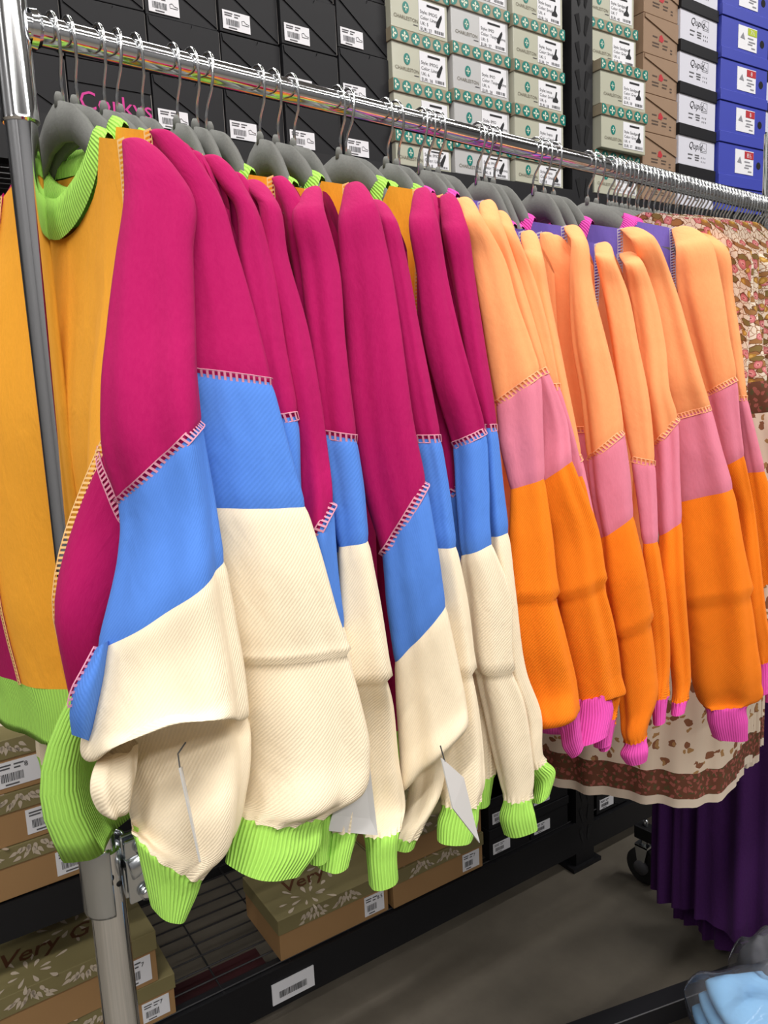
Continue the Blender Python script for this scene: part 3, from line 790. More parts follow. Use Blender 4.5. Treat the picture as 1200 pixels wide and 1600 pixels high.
def hanger(X, rz, label, group, body=True, lean=0.0, sag=0.0):
    o = empty('hanger', (X, BAR_Y, BAR_Z), rz); tag(o, label, 'hanger', group)
    if 'hook' not in _hk:
        mb = MB().tube(hook_path(), .0017, 8); me = bpy.data.meshes.new('hook'); me.from_pydata(mb.v, [], mb.f); me.materials.append(WIRE)
        me.polygons.foreach_set('use_smooth', [True] * len(me.polygons)); _hk['hook'] = me
        mb = MB().tube([(0, 0, -.066), (0, 0, -.056), (0, 0, -.052)], [.0046, .0040, .0024], 12); me = bpy.data.meshes.new('neck'); me.from_pydata(mb.v, [], mb.f); me.materials.append(VELVET)
        me.polygons.foreach_set('use_smooth', [True] * len(me.polygons)); _hk['neck'] = me
    h = bpy.data.objects.new('hook', _hk['hook']); link(h, o)
    # hooks swivel: the hook stays square to the bar while the arms turn
    h.rotation_euler = (0, lean, -rz)
    if body:
        link(bpy.data.objects.new('arms', arms_mesh(min(0.0, sag - .004))), o)
        link(bpy.data.objects.new('neck', _hk['neck']), o)
    return o

HX = [.272, .287, .316, .333, .354, .394, .415, .433, .496, .517, .541, .608, .623, .684, .702, .745, .759, .777, .855, .871, .888, .981, 1.004, 1.027, 1.115, 1.139]

# ------------------------------------------------------------------ sweatshirts
def catmull(K, n):
    """smooth rows through the keys (spacing-aware tangents, so short steps never overshoot); n rows per segment"""
    m = len(K)
    d = np.maximum(np.linalg.norm(np.diff(K[:, :3], axis=0), axis=1), .003)
    sl = np.diff(K, axis=0) / d[:, None]
    T_ = np.zeros_like(K); T_[0] = sl[0]; T_[-1] = sl[-1]
    for i in range(1, m - 1):
        T_[i] = (sl[i - 1] * d[i] + sl[i] * d[i - 1]) / (d[i - 1] + d[i])
    out = []; ts = []
    for i in range(m - 1):
        for k in range(n):
            t = k / n; t2, t3 = t * t, t ** 3
            out.append((2 * t3 - 3 * t2 + 1) * K[i] + (t3 - 2 * t2 + t) * d[i] * T_[i] + (-2 * t3 + 3 * t2) * K[i + 1] + (t3 - t2) * d[i] * T_[i + 1]); ts.append(i + t)
    out.append(K[-1]); ts.append(m - 1)
    return np.array(out), np.array(ts)

def stitch_ladder(name, line, nrm, width, step, mat, parent, origin, rails=True):
    """overlock stitches: rungs across a seam line, flat little strips lying on the cloth"""
    line = np.asarray(line); nrm = np.asarray(nrm)
    d = np.linalg.norm(np.diff(line, axis=0), axis=1); s = np.concatenate([[0], np.cumsum(d)])
    n = max(2, int(s[-1] / step))
    q = np.linspace(0, s[-1], n)
    P = np.stack([np.interp(q, s, line[:, i]) for i in range(3)], 1)
    Nn = np.stack([np.interp(q, s, nrm[:, i]) for i in range(3)], 1); Nn /= np.linalg.norm(Nn, axis=1)[:, None] + 1e-9
    T = np.gradient(P, axis=0); T /= np.linalg.norm(T, axis=1)[:, None] + 1e-9
    B = np.cross(T, Nn)
    mb = MB()
    hw = step * .24
    for p, nn, t, b in zip(P, Nn, T, B):
        c = p + nn * .0016; w = width / 2
        e = t * step * .18
        mb.add([c - b * w - t * hw - e, c - b * w + t * hw - e, c + b * w + t * hw + e, c + b * w - t * hw + e], [(0, 1, 2, 3)])
    if rails:
        for sgn in (-1, 1):
            mb.tube([p + nn * .0012 + b * sgn * width / 2 for p, nn, b in zip(P, Nn, B)], .0006, 4, False)
    return mesh(name, mb.v, mb.f, mat, parent, False, None, origin)

def sleeve(parent, origin, keys, bounds, mats, names, stitch, seed=0, fold=.005, nphi=52, nseg=8, gather=True, creases=()):
    """keys: list of (C,e1,e2,arch); bounds: key indices where a panel ends; the last panel is the ribbed cuff"""
    r = np.random.default_rng(seed)
    K = np.array([np.concatenate([c, a, b, [ar]]) for c, a, b, ar in keys])
    rows, ts = catmull(K, nseg)
    phi = np.linspace(0, 2 * math.pi, nphi, endpoint=False)
    c, s = np.cos(phi), np.sin(phi)
    C, E1, E2, AR = rows[:, :3], rows[:, 3:6], rows[:, 6:9], rows[:, 9]
    P = C[:, None] + E1[:, None] * c[None, :, None] + E2[:, None] * s[None, :, None]
    N = E1[:, None] * c[None, :, None] * (np.linalg.norm(E2, axis=1) / (np.linalg.norm(E1, axis=1) + 1e-9))[:, None, None] + E2[:, None] * s[None, :, None] * (np.linalg.norm(E1, axis=1) / (np.linalg.norm(E2, axis=1) + 1e-9))[:, None, None]
    N /= np.linalg.norm(N, axis=2)[:, :, None] + 1e-9
    # folds run down the sleeve, wandering slowly
    end = bounds[-1]; L_ = len(keys) - 1
    tt = ts / L_
    amp = ssm((ts - 4) / 3) * np.minimum(fold, .085 * np.linalg.norm(E1, axis=1))
    D = np.zeros((len(ts), nphi))
    for k, a in ((3, .8), (5, .55), (7, .22), (10, .08)):
        ph = r.uniform(0, 6.28); dr = r.uniform(-2.2, 2.2); w2 = r.uniform(0, 6.28)
        D += a * np.cos(k * phi[None] + ph + dr * tt[:, None] * 2 + .6 * np.sin(7 * tt[:, None] + w2))
    # diagonal drag lines
    for q in range(3):
        ph = r.uniform(0, 6.28); f1 = r.uniform(9, 17); f2 = r.integers(1, 3)
        D += .22 * np.cos(f1 * tt[:, None] * 2 + f2 * phi[None] + ph) * ssm(np.sin(2 * phi[None] + r.uniform(0, 6.28)) * .8 + .3)
    D *= amp[:, None]
    if gather:
        g = np.exp(-((ts - end) / .42) ** 2)
        D += (g * .0018)[:, None] * np.cos(15 * phi[None] + r.uniform(0, 6)) + (g * .0012)[:, None] * np.cos(23 * phi[None])
    # cuff smoother
    cuff = ts > end + .05
    D[cuff] *= .45
    for b in creases:
        D -= np.where(ts > b + .01, .0042 * np.exp(-(ts - b) * 1.3), 0)[:, None] * (1 + .3 * np.cos(3 * phi[None] + b))
        D += (np.exp(-((ts - b) / .16) ** 2) * (ts <= b + .01) * .0012)[:, None]
    # seams pull in a little
    for b in bounds[:-1]:
        D -= (np.exp(-((ts - b) / .10) ** 2) * .0016)[:, None]
    P = P + N * D[:, :, None]
    P[:, :, 2] += AR[:, None] * np.clip(s, 0, 1)[None] ** 2
    lo = 0; first = None; out = []
    bl = list(bounds) + [L_]
    for i, hi in enumerate(bl):
        sel = np.where((ts >= lo - 1e-6) & (ts <= hi + 1e-6))[0]
        G = P[sel].copy()
        if i == len(bl) - 1:      # cuff: turned hem
            pass
        o = grid(names[i], G, mats[i], parent if first is None else first, True, origin)
        if first is None: first = o
        out.append(o)
        lo = hi
    for (b, th, wd) in stitch:
        k = int(np.where(np.abs(ts - b) < 1e-6)[0][0])
        line = np.concatenate([P[k], P[k][:1]]); nn = np.concatenate([N[k], N[k][:1]])
        half = slice(0, nphi // 2 + 1)
        so = stitch_ladder('stitching', line[half], nn[half], wd, .0042, th, first, origin)
    return first

def ykey(y):
    return float(np.interp(y, [300, 420, 600, 900, 1250, 1450], [.640, .612, .575, .535, .510, .495]))
def ring(xl, yl, xr, yr, dY=0.0, th=None, arch=0.0):
    Y = ykey((yl + yr) / 2) + dY
    a, b = at(xl, yl, Y), at(xr, yr, Y)
    # keep the near-camera edge at one distance: swing the chord square to the line of sight
    mid = (a + b) / 2
    dist = math.hypot(mid[0], mid[1])
    def rs(p):
        k = dist / math.hypot(p[0], p[1]); q = p - np.array([0, 0, CAM_H]); return q * k + np.array([0, 0, CAM_H])
    a, b = rs(a), rs(b)
    C = (a + b) / 2; e1 = (b - a) / 2
    t = th if th is not None else float(np.clip(np.linalg.norm(e1) * .55, .012, .036))
    h = np.array([e1[1], -e1[0], 0]); h /= np.linalg.norm(h)
    if h @ np.array([C[0], C[1], 0]) > 0: h = -h
    return C, e1, h * t, arch

WAY = {
    'pink': dict(center=F_YELLOW, side=F_PINK, rib=F_LIME, sl=[F_PINK, F_BLUE, F_CREAM, F_LIME], st1=THREAD_P, st2=THREAD_Y),
    'peach': dict(center=F_LILAC, side=F_PEACH, rib=F_HOTPINK, sl=[F_PEACH, F_MAUVE, F_ORANGE, F_HOTPINK], st1=THREAD_O, st2=THREAD_V),
}
PANELN = ['sleeve', 'middle_panel', 'lower_panel', 'cuff']

def sweatshirt(way, X, label, group, traced=None, yaw=0.0, seed=0, swing=0.0, swing_far=0.0, hem_z=1.0, detail=1, hwn=.175, front=0.0, dz=0.0, ridge_in=.64, fold=.0065, wide=0.0, near_lift=0.0, hwf=.20):
    W_ = WAY[way]
    org = (X, BAR_Y, 0.0)
    root = empty('sweatshirt', org)
    tag(root, label, 'sweatshirt', group)
    r = np.random.default_rng(100 + seed)
    zt = 1.655 + dz
    wn = .086 if near_lift else .078
    cy, sy = math.cos(yaw), math.sin(yaw)
    ph = r.uniform(0, 6.28, 6)
    def S(psi, v, ext=0.0, off=0.0):
        """psi: 0 far edge, pi/2 front (toward -X), pi near edge"""
        psi = np.asarray(psi, float); v = np.asarray(v, float)
        psi, v = np.broadcast_arrays(psi, v)
        cw = np.cos(psi)
        hw = np.where(cw > 0, hwf, hwn) * (1 + .06 * np.sin(math.pi * np.clip(v, 0, 1)))
        gath = np.exp(-((v - 1) / .04) ** 2)
        w = hw * cw * (1 - .03 * gath)
        th = .010 + .034 * ssm(v / .5) * (1 - .25 * ssm((v - .8) / .2))
        f = np.sin(psi)
        d = -th * np.sign(f) * np.abs(f) ** .7
        # shoulder line and neck scoop
        aw = np.abs(w)
        ztop = zt - .005 - .30 * np.clip(aw - .05, 0, .15) - 20 * np.clip(aw - .128, 0, .1) ** 2
        sc = np.sqrt(np.clip(1 - (w / wn) ** 2, 0, 1))
        zneck = ztop - np.where(f > 0, .085, .022) * sc
        z = zneck * (1 - v) + (hem_z + near_lift * ssm((-w - .07) / .12)) * v
        fold_ = (.006 * np.cos(9 * psi + ph[0] + 2 * v) + .005 * np.cos(5 * psi + ph[1] - 3 * v) + .003 * np.cos(16 * psi + ph[2] + v * 4)) * ssm(v / .4)
        d = d + np.sign(f) * -fold_ * np.abs(f) - off * np.sign(f)
        near = ssm((-w - .06) / .14); far = ssm((w - .02) / .14)
        x = d - swing * near * ssm((v - .20) / .66) - swing_far * far * ssm((v + .1) / .5) - front * ssm(v / .9)
        y = w
        wx = X + x * cy - y * sy
        wy = BAR_Y + .004 + x * sy + y * cy
        return np.stack([wx, wy, z], -1)
    cc = .125 / hwn if False else None
    def psi_at(w):    # near side negative w
        return math.acos(max(-1, min(1, w / (hwf if w > 0 else hwn))))
    wc_f = WC[way]
    pf, pn = psi_at(wc_f), psi_at(-wc_f)      # front boundaries; back: 2pi - .
    nv = 26 if detail else 14
    V = np.linspace(0, 1, nv)[:, None]
    na = 22 if detail else 10
    # centre panel, front and back sheet
    tnr = np.linspace(0, 1, na)[None]
    pnv = np.arccos(np.clip(-(wc_f + wide * ssm(V / .5)) / hwn, -1, 1)); pfv = np.arccos(np.clip((wc_f - .2 * wide * ssm(V / .5)) / hwf, -1, 1))
    A = pfv * (1 - tnr) + pnv * tnr; Bk = np.linspace(2 * math.pi - pn, 2 * math.pi - pf, na)[None]
    Pf, Pb = S(A, V), S(Bk, V)
    front_o = grid('front_panel', Pf, W_['center'], root, False, org)
    grid('back_panel', Pb, W_['center'], root, False, org)
    grid('side_panel', S(pnv * (1 - tnr) + (2 * math.pi - pn) * tnr, V), W_['side'], root, False, org)
    grid('side_panel', S(pfv * (1 - tnr) + (-pf) * tnr, V), W_['side'], root, False, org)
    # seam stitching on the near front seam
    line = S(pnv[:, 0], V[:, 0], 0, .001)
    nn = np.tile(np.array([-cy * .8, -.6, 0]), (nv, 1))
    stitch_ladder('stitching', line, nn, .0070, .0042, W_['st2'], front_o, org)
    if detail > 1:
        line = S(pfv[:, 0], V[:, 0], 0, .001)
        stitch_ladder('stitching', line, np.tile(np.array([-1.0, 0, 0]), (nv, 1)), .009, .0042, W_['st2'], front_o, org)
    if detail > 1:
        pq = np.linspace(pn + .10, math.pi - .05, 16)
        sline = S(pq, np.full(16, .535) + .03 * np.linspace(0, 1, 16), 0, .0015)
        stitch_ladder('stitching', sline, np.tile(np.array([-.75, -.65, 0]), (16, 1)), .0070, .0042, W_['st1'], front_o, org)
    # hem band
    hh = .068
    ps = np.linspace(0, 2 * math.pi, 64 if detail else 32, endpoint=False)[None]
    base = S(ps, np.full((1, 1), 1.0))
    rowsH = []
    ctr = base.mean(1, keepdims=True)
    for k in range(8):
        t = k / 7
        q = base.copy()
        q[..., :2] = ctr[..., :2] + (q[..., :2] - ctr[..., :2]) * (1 - .05 * math.sin(math.pi * min(1, t * 1.2)) - .03 * t)
        q[..., 2] -= (hh + (near_lift * .85) * ssm((-(np.cos(ps) * hwn) - .07) / .12)) * t
        q[..., 0] += .004 * np.cos(6 * ps + ph[3]) * t - (.36 * near_lift * math.sin(math.pi * min(1, t * 1.05) * .80)) * ssm((-(np.cos(ps) * hwn) - .05) / .14)
        rowsH.append(q[0])
    rowsH.append(rowsH[-1] + (ctr[0] - rowsH[-1]) * np.array([.05, .02, 0]) + np.array([0, 0, .004]))
    grid('hem_band', np.array(rowsH), W_['rib'], root, True, org)
    # collar: ribbed ring around the neck
    a = np.linspace(0, 2 * math.pi, 56, endpoint=False)
    rows_c = []
    for (sc_, up, out) in ((1.0, -.003, .003), (.95, .004, .006), (.86, .010, .0065), (.78, .014, .003), (.76, .013, -.002), (.80, .004, -.004), (.94, -.004, -.003)):
        w = wn * np.cos(a) * sc_
        f = np.sin(a)
        drop = np.where(f > 0, .085, .022)
        z = zt - .005 - .30 * np.clip(wn - .05, 0, 1) * np.abs(np.cos(a)) ** 2 - (drop * sc_ ** 1.6) * np.abs(f) ** 1.0 + up * .6 + .008 * np.abs(np.cos(a))
        d = -(.012 + out) * np.sign(f) * np.abs(f) ** .5
        x = X + d * cy - w * sy; y = BAR_Y + .004 + d * sy + w * cy
        rows_c.append(np.stack([x, y, z], -1))
    grid('collar', np.array(rows_c), W_['rib'], root, True, org)
    # near sleeve ---------------------------------------------------------
    p_seam = S(np.array(psi_at(-wc_f)), np.array(0.0))
    def ridge():
        return dome(p_seam, first_e1)
    def dome(p0, k0):
        """rounded shoulder cap from the raglan seam point p0 down to the first hanging ring k0"""
        a, b = k0[0] - k0[1], k0[0] + k0[1]
        out = []
        for t in (0.0, .06, .22, .46, .74):
            q = t ** .62
            L = p0 + (a - p0) * t
            Rr = p0 + np.array([.004, -.006, .001]) + (b - p0 - np.array([.004, -.006, .001])) * np.array([q, q, t ** 1.15])
            C = (L + Rr) / 2; e1 = (Rr - L) / 2
            h = np.array([e1[1], -e1[0], 0]); h /= np.linalg.norm(h) + 1e-9
            if h @ np.array([C[0], C[1], 0]) > 0: h = -h
            th = np.linalg.norm(k0[2]) * (.10 + .9 * math.sqrt(1 - (1 - t) ** 2))
            out.append((C, e1, h * th, 0.0))
        return out
    st1 = W_['st1']
    if traced is not None:
        q0 = traced[0]
        first_e1 = ring(*q0[:-1], **q0[-1]) if isinstance(q0[-1], dict) else ring(*q0)
        keys = ridge(); bounds = []; cre = []
        for t in traced:
            fl_ = t[0] == 'b'
            q = t[1:] if fl_ else t
            kw = {}
            if isinstance(q[-1], dict): kw = dict(q[-1]); q = q[:-1]
            if kw.pop('crease', 0): cre.append(len(keys))
            keys.append(ring(*q, **kw))
            if fl_: bounds.append(len(keys) - 1)
        sleeve(root, org, keys, bounds, W_['sl'], PANELN, [(bounds[0], st1, .0075)], seed, fold, creases=cre)
    else:
        x0 = p_seam[0] - .008 + r.uniform(-.003, .003)
        first_e1 = (np.array([x0 + .012, .662, 1.550]), np.array([.55, -.83, 0]) * .022, np.array([-.83, -.55, 0]) * .014, 0.0)
        keys = ridge()
        zs = [1.52, 1.39, 1.31, 1.24, 1.18, 1.11, 1.055, 1.005, .965]
        ys = [.646, .632, .622, .614, .608, .604, .602, .600, .600]
        sh = r.uniform(-.03, .03)
        ws = [.026, .032, .036, .038, .040, .038, .032, .024, .022]
        for i, (z, y, w) in enumerate(zip(zs, ys, ws)):
            e1 = np.array([.55, -.83, 0]) * w
            keys.append((np.array([x0 + .014, y + .012, z + sh]), e1, np.array([-.83, -.55, 0]) * .014, 0.0))
        sleeve(root, org, keys, [7, 9, 12], W_['sl'], PANELN, [(7, st1, .0075)], seed, .004, 36, 6)
    # far sleeve ------------------------------------------------------------
    keys = []
    p0 = S(np.array(psi_at(wc_f - .004)), np.array(0.0)); p1 = np.array([p0[0], .995, zt - .055])
    C = (p0 + p1) / 2; e1 = (p1 - p0) / 2
    keys = [(C + np.array([0, 0, .004]), e1 * .96, np.array([.0022, 0, 0]), 0.0), (C + np.array([0, .004, -.008]), e1 * 1.06, np.array([.012, 0, 0]), 0.0)]
    for i, (z, y, w) in enumerate(zip([1.50, 1.37, 1.28, 1.20, 1.13, 1.05, .985, .935, .90], [1.0, 1.015, 1.025, 1.03, 1.035, 1.04, 1.04, 1.04, 1.04], [.04, .05, .055, .058, .058, .055, .042, .028, .026])):
        keys.append((np.array([p0[0] + .004, y, z]), np.array([.15, 1, 0]) * w, np.array([1, -.15, 0]) * .015, 0.0))
    sleeve(root, org, keys, [4, 6, 9], W_['sl'], PANELN, [], seed + 31, .004, 28, 4)
    return root

# traced near sleeves: (x left, y left, x right, y right) of successive rings, 'b' where a colour panel ends
T = {}
T['P1'] = [(194, 300, 300, 300), (183, 400, 304, 400), (172, 510, 309, 505), (163, 615, 312, 570), (166, 705, 316, 615),
           ('b', 188, 781, 319, 656), (190, 860, 336, 765), ('b', 156, 1012, 354, 877), (142, 1075, 371, 965), (134, 1135, 386, 1050, dict(th=.042)),
           (134, 1188, 390, 1118, dict(arch=.030, th=.044)), (152, 1180, 384, 1118, dict(arch=.034, dY=.012, th=.028)), (176, 1160, 384, 1120, dict(dY=.03, th=.016, arch=.01)),
           (196, 1205, 390, 1165, dict(dY=.016, th=.026)), (202, 1262, 389, 1232, dict(dY=.010, th=.032)), (208, 1290, 372, 1310, dict(dY=.008, th=.03)), ('b', 210, 1302, 322, 1366, dict(th=.02)),
           (220, 1345, 312, 1390, dict(th=.017)), (236, 1412, 292, 1430, dict(th=.015))]
T['P2'] = [(290, 300, 341, 300), (292, 390, 369, 390), (296, 480, 394, 480), ('b', 300, 582, 422, 598), (308, 680, 445, 690),
           ('b', 322, 790, 473, 790), (335, 870, 498, 870), (352, 960, 522, 960), (366, 1018, 536, 1010, dict(crease=1)), (372, 1100, 554, 1095), (372, 1180, 568, 1180),
           (376, 1240, 560, 1236, dict(th=.034)), ('b', 372, 1268, 510, 1272), (358, 1310, 498, 1322, dict(th=.02)), (352, 1345, 470, 1362, dict(th=.018))]
T['P3'] = [(365, 320, 398, 320), (372, 407, 423, 407), (396, 547, 446, 547), ('b', 410, 658, 464, 650), (432, 800, 474, 800), ('b', 450, 880, 490, 880),
           (465, 1000, 505, 1000), (475, 1150, 520, 1150), ('b', 478, 1260, 520, 1260), (480, 1340, 512, 1340)]
for k in ('P3',): T[k] = [t if t[0] == 'b' else t for t in T[k]]
T['P4'] = [(404, 320, 436, 320), (406, 400, 451, 400), (425, 513, 483, 513), (436, 613, 501, 613), (452, 720, 512, 700), ('b', 462, 880, 522, 783), (480, 950, 530, 890),
           ('b', 496, 1010, 540, 975), (505, 1080, 556, 1070), (515, 1180, 565, 1180), ('b', 500, 1290, 560, 1290), (495, 1350, 545, 1352)]
T['P5'] = [(458, 330, 508, 330), (470, 413, 531, 413), (482, 533, 542, 533), (492, 613, 550, 613), ('b', 499, 677, 558, 686), (512, 760, 569, 760), ('b', 526, 853, 577, 845),
           (530, 950, 594, 945), (534, 1060, 610, 1056, dict(crease=1)), (537, 1110, 616, 1105, dict(dY=.015)), (548, 1200, 622, 1195, dict(dY=.022)), (558, 1262, 630, 1262, dict(dY=.018)), ('b', 568, 1298, 624, 1296), (572, 1340, 620, 1338), (576, 1382, 622, 1374)]
T['P6'] = [(528, 340, 588, 320), (530, 410, 604, 390), (540, 520, 618, 480), (548, 640, 632, 580), (566, 760, 645, 665), ('b', 596, 866, 664, 757), (604, 940, 680, 855), ('b', 617, 1030, 694, 948),
           (620, 1095, 714, 1035), (624, 1165, 727, 1095), (628, 1228, 730, 1132, dict(arch=.006)), (634, 1215, 722, 1135, dict(dY=.014, th=.02)), (640, 1215, 706, 1165, dict(dY=.022, th=.018)), (632, 1262, 690, 1235, dict(dY=.02, th=.02)),
           ('b', 610, 1300, 655, 1302, dict(dY=.02, th=.014)), (606, 1318, 648, 1322, dict(dY=.02, th=.012))]
T['P7'] = [(590, 345, 620, 345), (600, 403, 634, 403), (620, 513, 654, 513), (634, 613, 674, 613), ('b', 646, 685, 688, 685), (662, 770, 702, 770), ('b', 672, 854, 713, 854),
           (682, 945, 731, 945), (688, 1045, 744, 1043, dict(crease=1)), (690, 1120, 753, 1118), (690, 1190, 758, 1190), (688, 1235, 757, 1232), ('b', 692, 1256, 750, 1253), (684, 1285, 748, 1285), (684, 1312, 740, 1310)]
T['P8'] = [(612, 345, 645, 345), (640, 420, 664, 420), (655, 540, 688, 540), (668, 660, 704, 650), ('b', 688, 790, 714, 758), (700, 850, 722, 830), ('b', 708, 930, 730, 930),
           (715, 1010, 745, 1010), (722, 1120, 765, 1120), ('b', 730, 1210, 770, 1210), (735, 1255, 765, 1255)]
T['P9'] = [(638, 345, 684, 345), (650, 430, 697, 430), (662, 540, 716, 520), (682, 620, 738, 600), ('b', 705, 697, 758, 674), (712, 780, 764, 760), ('b', 719, 868, 770, 849),
           (722, 925, 796, 915), (738, 1045, 804, 1043, dict(crease=1)), (754, 1110, 822, 1100), (770, 1180, 832, 1178), (782, 1228, 834, 1226), ('b', 787, 1247, 830, 1245), (780, 1275, 836, 1272), (787, 1302, 840, 1294)]
T['P10'] = [(690, 360, 732, 360), (705, 430, 741, 430), (722, 540, 757, 540), (735, 610, 768, 610), ('b', 750, 668, 776, 668), (756, 750, 785, 750), ('b', 762, 838, 795, 832),
            (780, 930, 806, 930), (790, 1050, 822, 1050), (812, 1120, 846, 1120), (820, 1175, 848, 1175), ('b', 824, 1198, 852, 1190), (834, 1224, 868, 1206), (832, 1252, 860, 1238)]
T['O1a'] = [(718, 345, 752, 338), (736, 400, 784, 398), (750, 480, 806, 475), (762, 560, 828, 540), ('b', 774, 632, 841, 585), (782, 700, 846, 670), ('b', 796, 764, 850, 748),
            (794, 850, 862, 838), (797, 930, 872, 925, dict(crease=1)), (800, 1005, 887, 1000), (820, 1085, 902, 1070), (840, 1130, 906, 1108, dict(th=.03)), ('b', 866, 1132, 905, 1104), (880, 1168, 908, 1140), (892, 1182, 912, 1166)]
T['O1b'] = [(748, 345, 785, 350), (780, 420, 812, 430), (800, 500, 835, 505), ('b', 830, 590, 856, 578), (842, 680, 885, 660), ('b', 840, 756, 893, 721),
            (856, 850, 932, 830), (864, 930, 944, 905, dict(crease=1)), (875, 1000, 960, 985), (890, 1060, 968, 1055), (895, 1088, 970, 1086), ('b', 899, 1090, 958, 1078), (895, 1120, 958, 1110), (890, 1165, 950, 1148)]
T['O2'] = [(775, 350, 806, 362), (800, 430, 838, 440), (825, 520, 862, 525), ('b', 852, 606, 878, 604), (870, 690, 900, 680), ('b', 886, 745, 914, 742), (900, 830, 932, 820), (920, 950, 948, 950), (930, 1050, 966, 1050),
           (935, 1090, 970, 1090), ('b', 930, 1120, 962, 1120), (928, 1165, 955, 1160)]
T['O2c'] = [(800, 360, 835, 362), (828, 440, 854, 447), (845, 540, 878, 551), (860, 620, 894, 634), ('b', 888, 722, 910, 714), (896, 780, 926, 790), ('b', 912, 850, 938, 848), (925, 950, 950, 945), (935, 1050, 960, 1050),
            (938, 1100, 962, 1100), ('b', 940, 1130, 960, 1130), (935, 1170, 955, 1165)]
T['O3'] = [(850, 365, 893, 362), (880, 440, 924, 440), (895, 540, 948, 535), (908, 620, 964, 605), ('b', 918, 718, 974, 674), (925, 780, 984, 745), ('b', 937, 842, 990, 807),
           (941, 905, 1006, 880), (954, 990, 1019, 965, dict(crease=1)), (964, 1060, 1026, 1050), (970, 1120, 1026, 1096), (974, 1152, 1012, 1140), ('b', 978, 1160, 1010, 1152), (970, 1178, 1014, 1172), (978, 1192, 1012, 1186)]
T['O4'] = [(905, 368, 950, 368), (935, 440, 975, 440), (955, 540, 996, 540), (966, 620, 1012, 620), ('b', 984, 716, 1022, 724), (994, 780, 1025, 780), ('b', 1002, 848, 1028, 846), (1010, 930, 1040, 930), (1016, 1000, 1046, 1000),
           (1020, 1050, 1046, 1050), ('b', 1018, 1090, 1042, 1088), (1020, 1130, 1040, 1126)]
T['O5a'] = [(965, 375, 1005, 372), (985, 440, 1025, 440), (996, 540, 1040, 540), (1006, 620, 1046, 610), ('b', 1019, 700, 1058, 655), (1024, 770, 1062, 740), ('b', 1028, 838, 1066, 815), (1029, 920, 1070, 905),
            (1036, 970, 1074, 970), (1046, 1040, 1078, 1030), (1050, 1080, 1078, 1075), ('b', 1050, 1095, 1074, 1092), (1048, 1115, 1070, 1112)]
T['O5b'] = [(985, 375, 1022, 370), (1008, 440, 1054, 445), (1022, 530, 1080, 530), (1034, 600, 1100, 600), ('b', 1046, 654, 1111, 637), (1050, 720, 1128, 700), ('b', 1054, 784, 1147, 763),
            (1058, 860, 1162, 850), (1064, 934, 1174, 920, dict(crease=1)), (1072, 1010, 1182, 1010), (1080, 1070, 1187, 1065), (1092, 1096, 1184, 1094), ('b', 1100, 1103, 1170, 1100), (1104, 1125, 1168, 1128), (1112, 1150, 1168, 1156)]
T['O6'] = [(1056, 388, 1112, 378), (1058, 440, 1128, 436), (1076, 530, 1143, 530), ('b', 1100, 618, 1153, 590), (1112, 670, 1158, 655), ('b', 1124, 732, 1165, 711), (1150, 800, 1180, 795), (1158, 890, 1190, 885),
           (1165, 970, 1198, 965), (1175, 1020, 1206, 1015), ('b', 1180, 1036, 1204, 1032), (1182, 1085, 1204, 1080)]
T['O7'] = [(1100, 385, 1134, 385), (1120, 460, 1146, 460), (1135, 540, 1158, 540), ('b', 1150, 622, 1168, 622), (1158, 680, 1182, 680), ('b', 1166, 738, 1196, 736), (1178, 830, 1215, 830), (1188, 920, 1230, 920),
           (1195, 1010, 1235, 1005), (1196, 1050, 1235, 1045), ('b', 1198, 1060, 1226, 1056), (1196, 1096, 1224, 1092)]

T['P8'][0:2] = [(655, 345, 688, 345), (652, 430, 690, 430)]
T['P8'] = [t + (dict(dY=.034),) for t in T['P8']]
T['P45'] = [t + (dict(dY=.024),) for t in [(440, 320, 474, 318), (452, 400, 495, 395), (466, 500, 514, 500), (480, 620, 527, 620), ('b', 495, 700, 537, 700), (505, 780, 543, 780), ('b', 515, 860, 552, 860),
            (520, 950, 560, 950), (525, 1100, 572, 1100), ('b', 525, 1240, 565, 1240), (525, 1300, 560, 1300)]]
T['O2c'][0] = (819, 400, 850, 406); T['O2c'][1] = (828, 450, 858, 455)
T['O3'][0] = (892, 376, 919, 379); T['O3'][1] = (890, 440, 926, 440)
T['O4'][0] = (930, 402, 962, 408); T['O4'][1] = (940, 450, 978, 450)
T['O5a'][0] = (976, 416, 1006, 412); T['O5a'][1] = (984, 460, 1022, 455)
SEAM = [(206, 222), (245, 207), (280, 225), (302, 240), (326, 247), (365, 272), (392, 287), (435, 280), (480, 297), (550, 291), (580, 318), (657, 298), (674, 306), (695, 307),
        (705, 311), (744, 315), (776, 333), (820, 363), (836, 364), (849, 368), (887, 354), (926, 381), (972, 397), (974, 358), (1058, 358), (1078, 362)]
WC = {'pink': .126, 'peach': .134}
def fit_seam(X, target, wc):
    """turn and sag of a shirt so that its shoulder seam comes to rest where the photo shows it"""
    def pt(a, z): return to_view((X + wc * math.sin(R_(a)), BAR_Y + .004 - wc * math.cos(R_(a)), z))
    z = 1.62; a = 8
    for _ in range(4):
        a = min(np.linspace(-6, 30, 145), key=lambda q: abs(pt(q, z)[0] - target[0]))
        z = min(np.linspace(1.56, 1.65, 91), key=lambda q: abs(pt(a, q)[1] - target[1]))
    return R_(a), z
plan = ['P1', 'P2', None, None, 'P3', None, 'P4', 'P45', 'P5', 'P6', 'P7', 'P9', 'P8', 'P10',
        'O1a', 'O1b', 'O2', 'O2c', None, None, 'O3', 'O4', 'O5a', 'O5b', 'O6', 'O7']
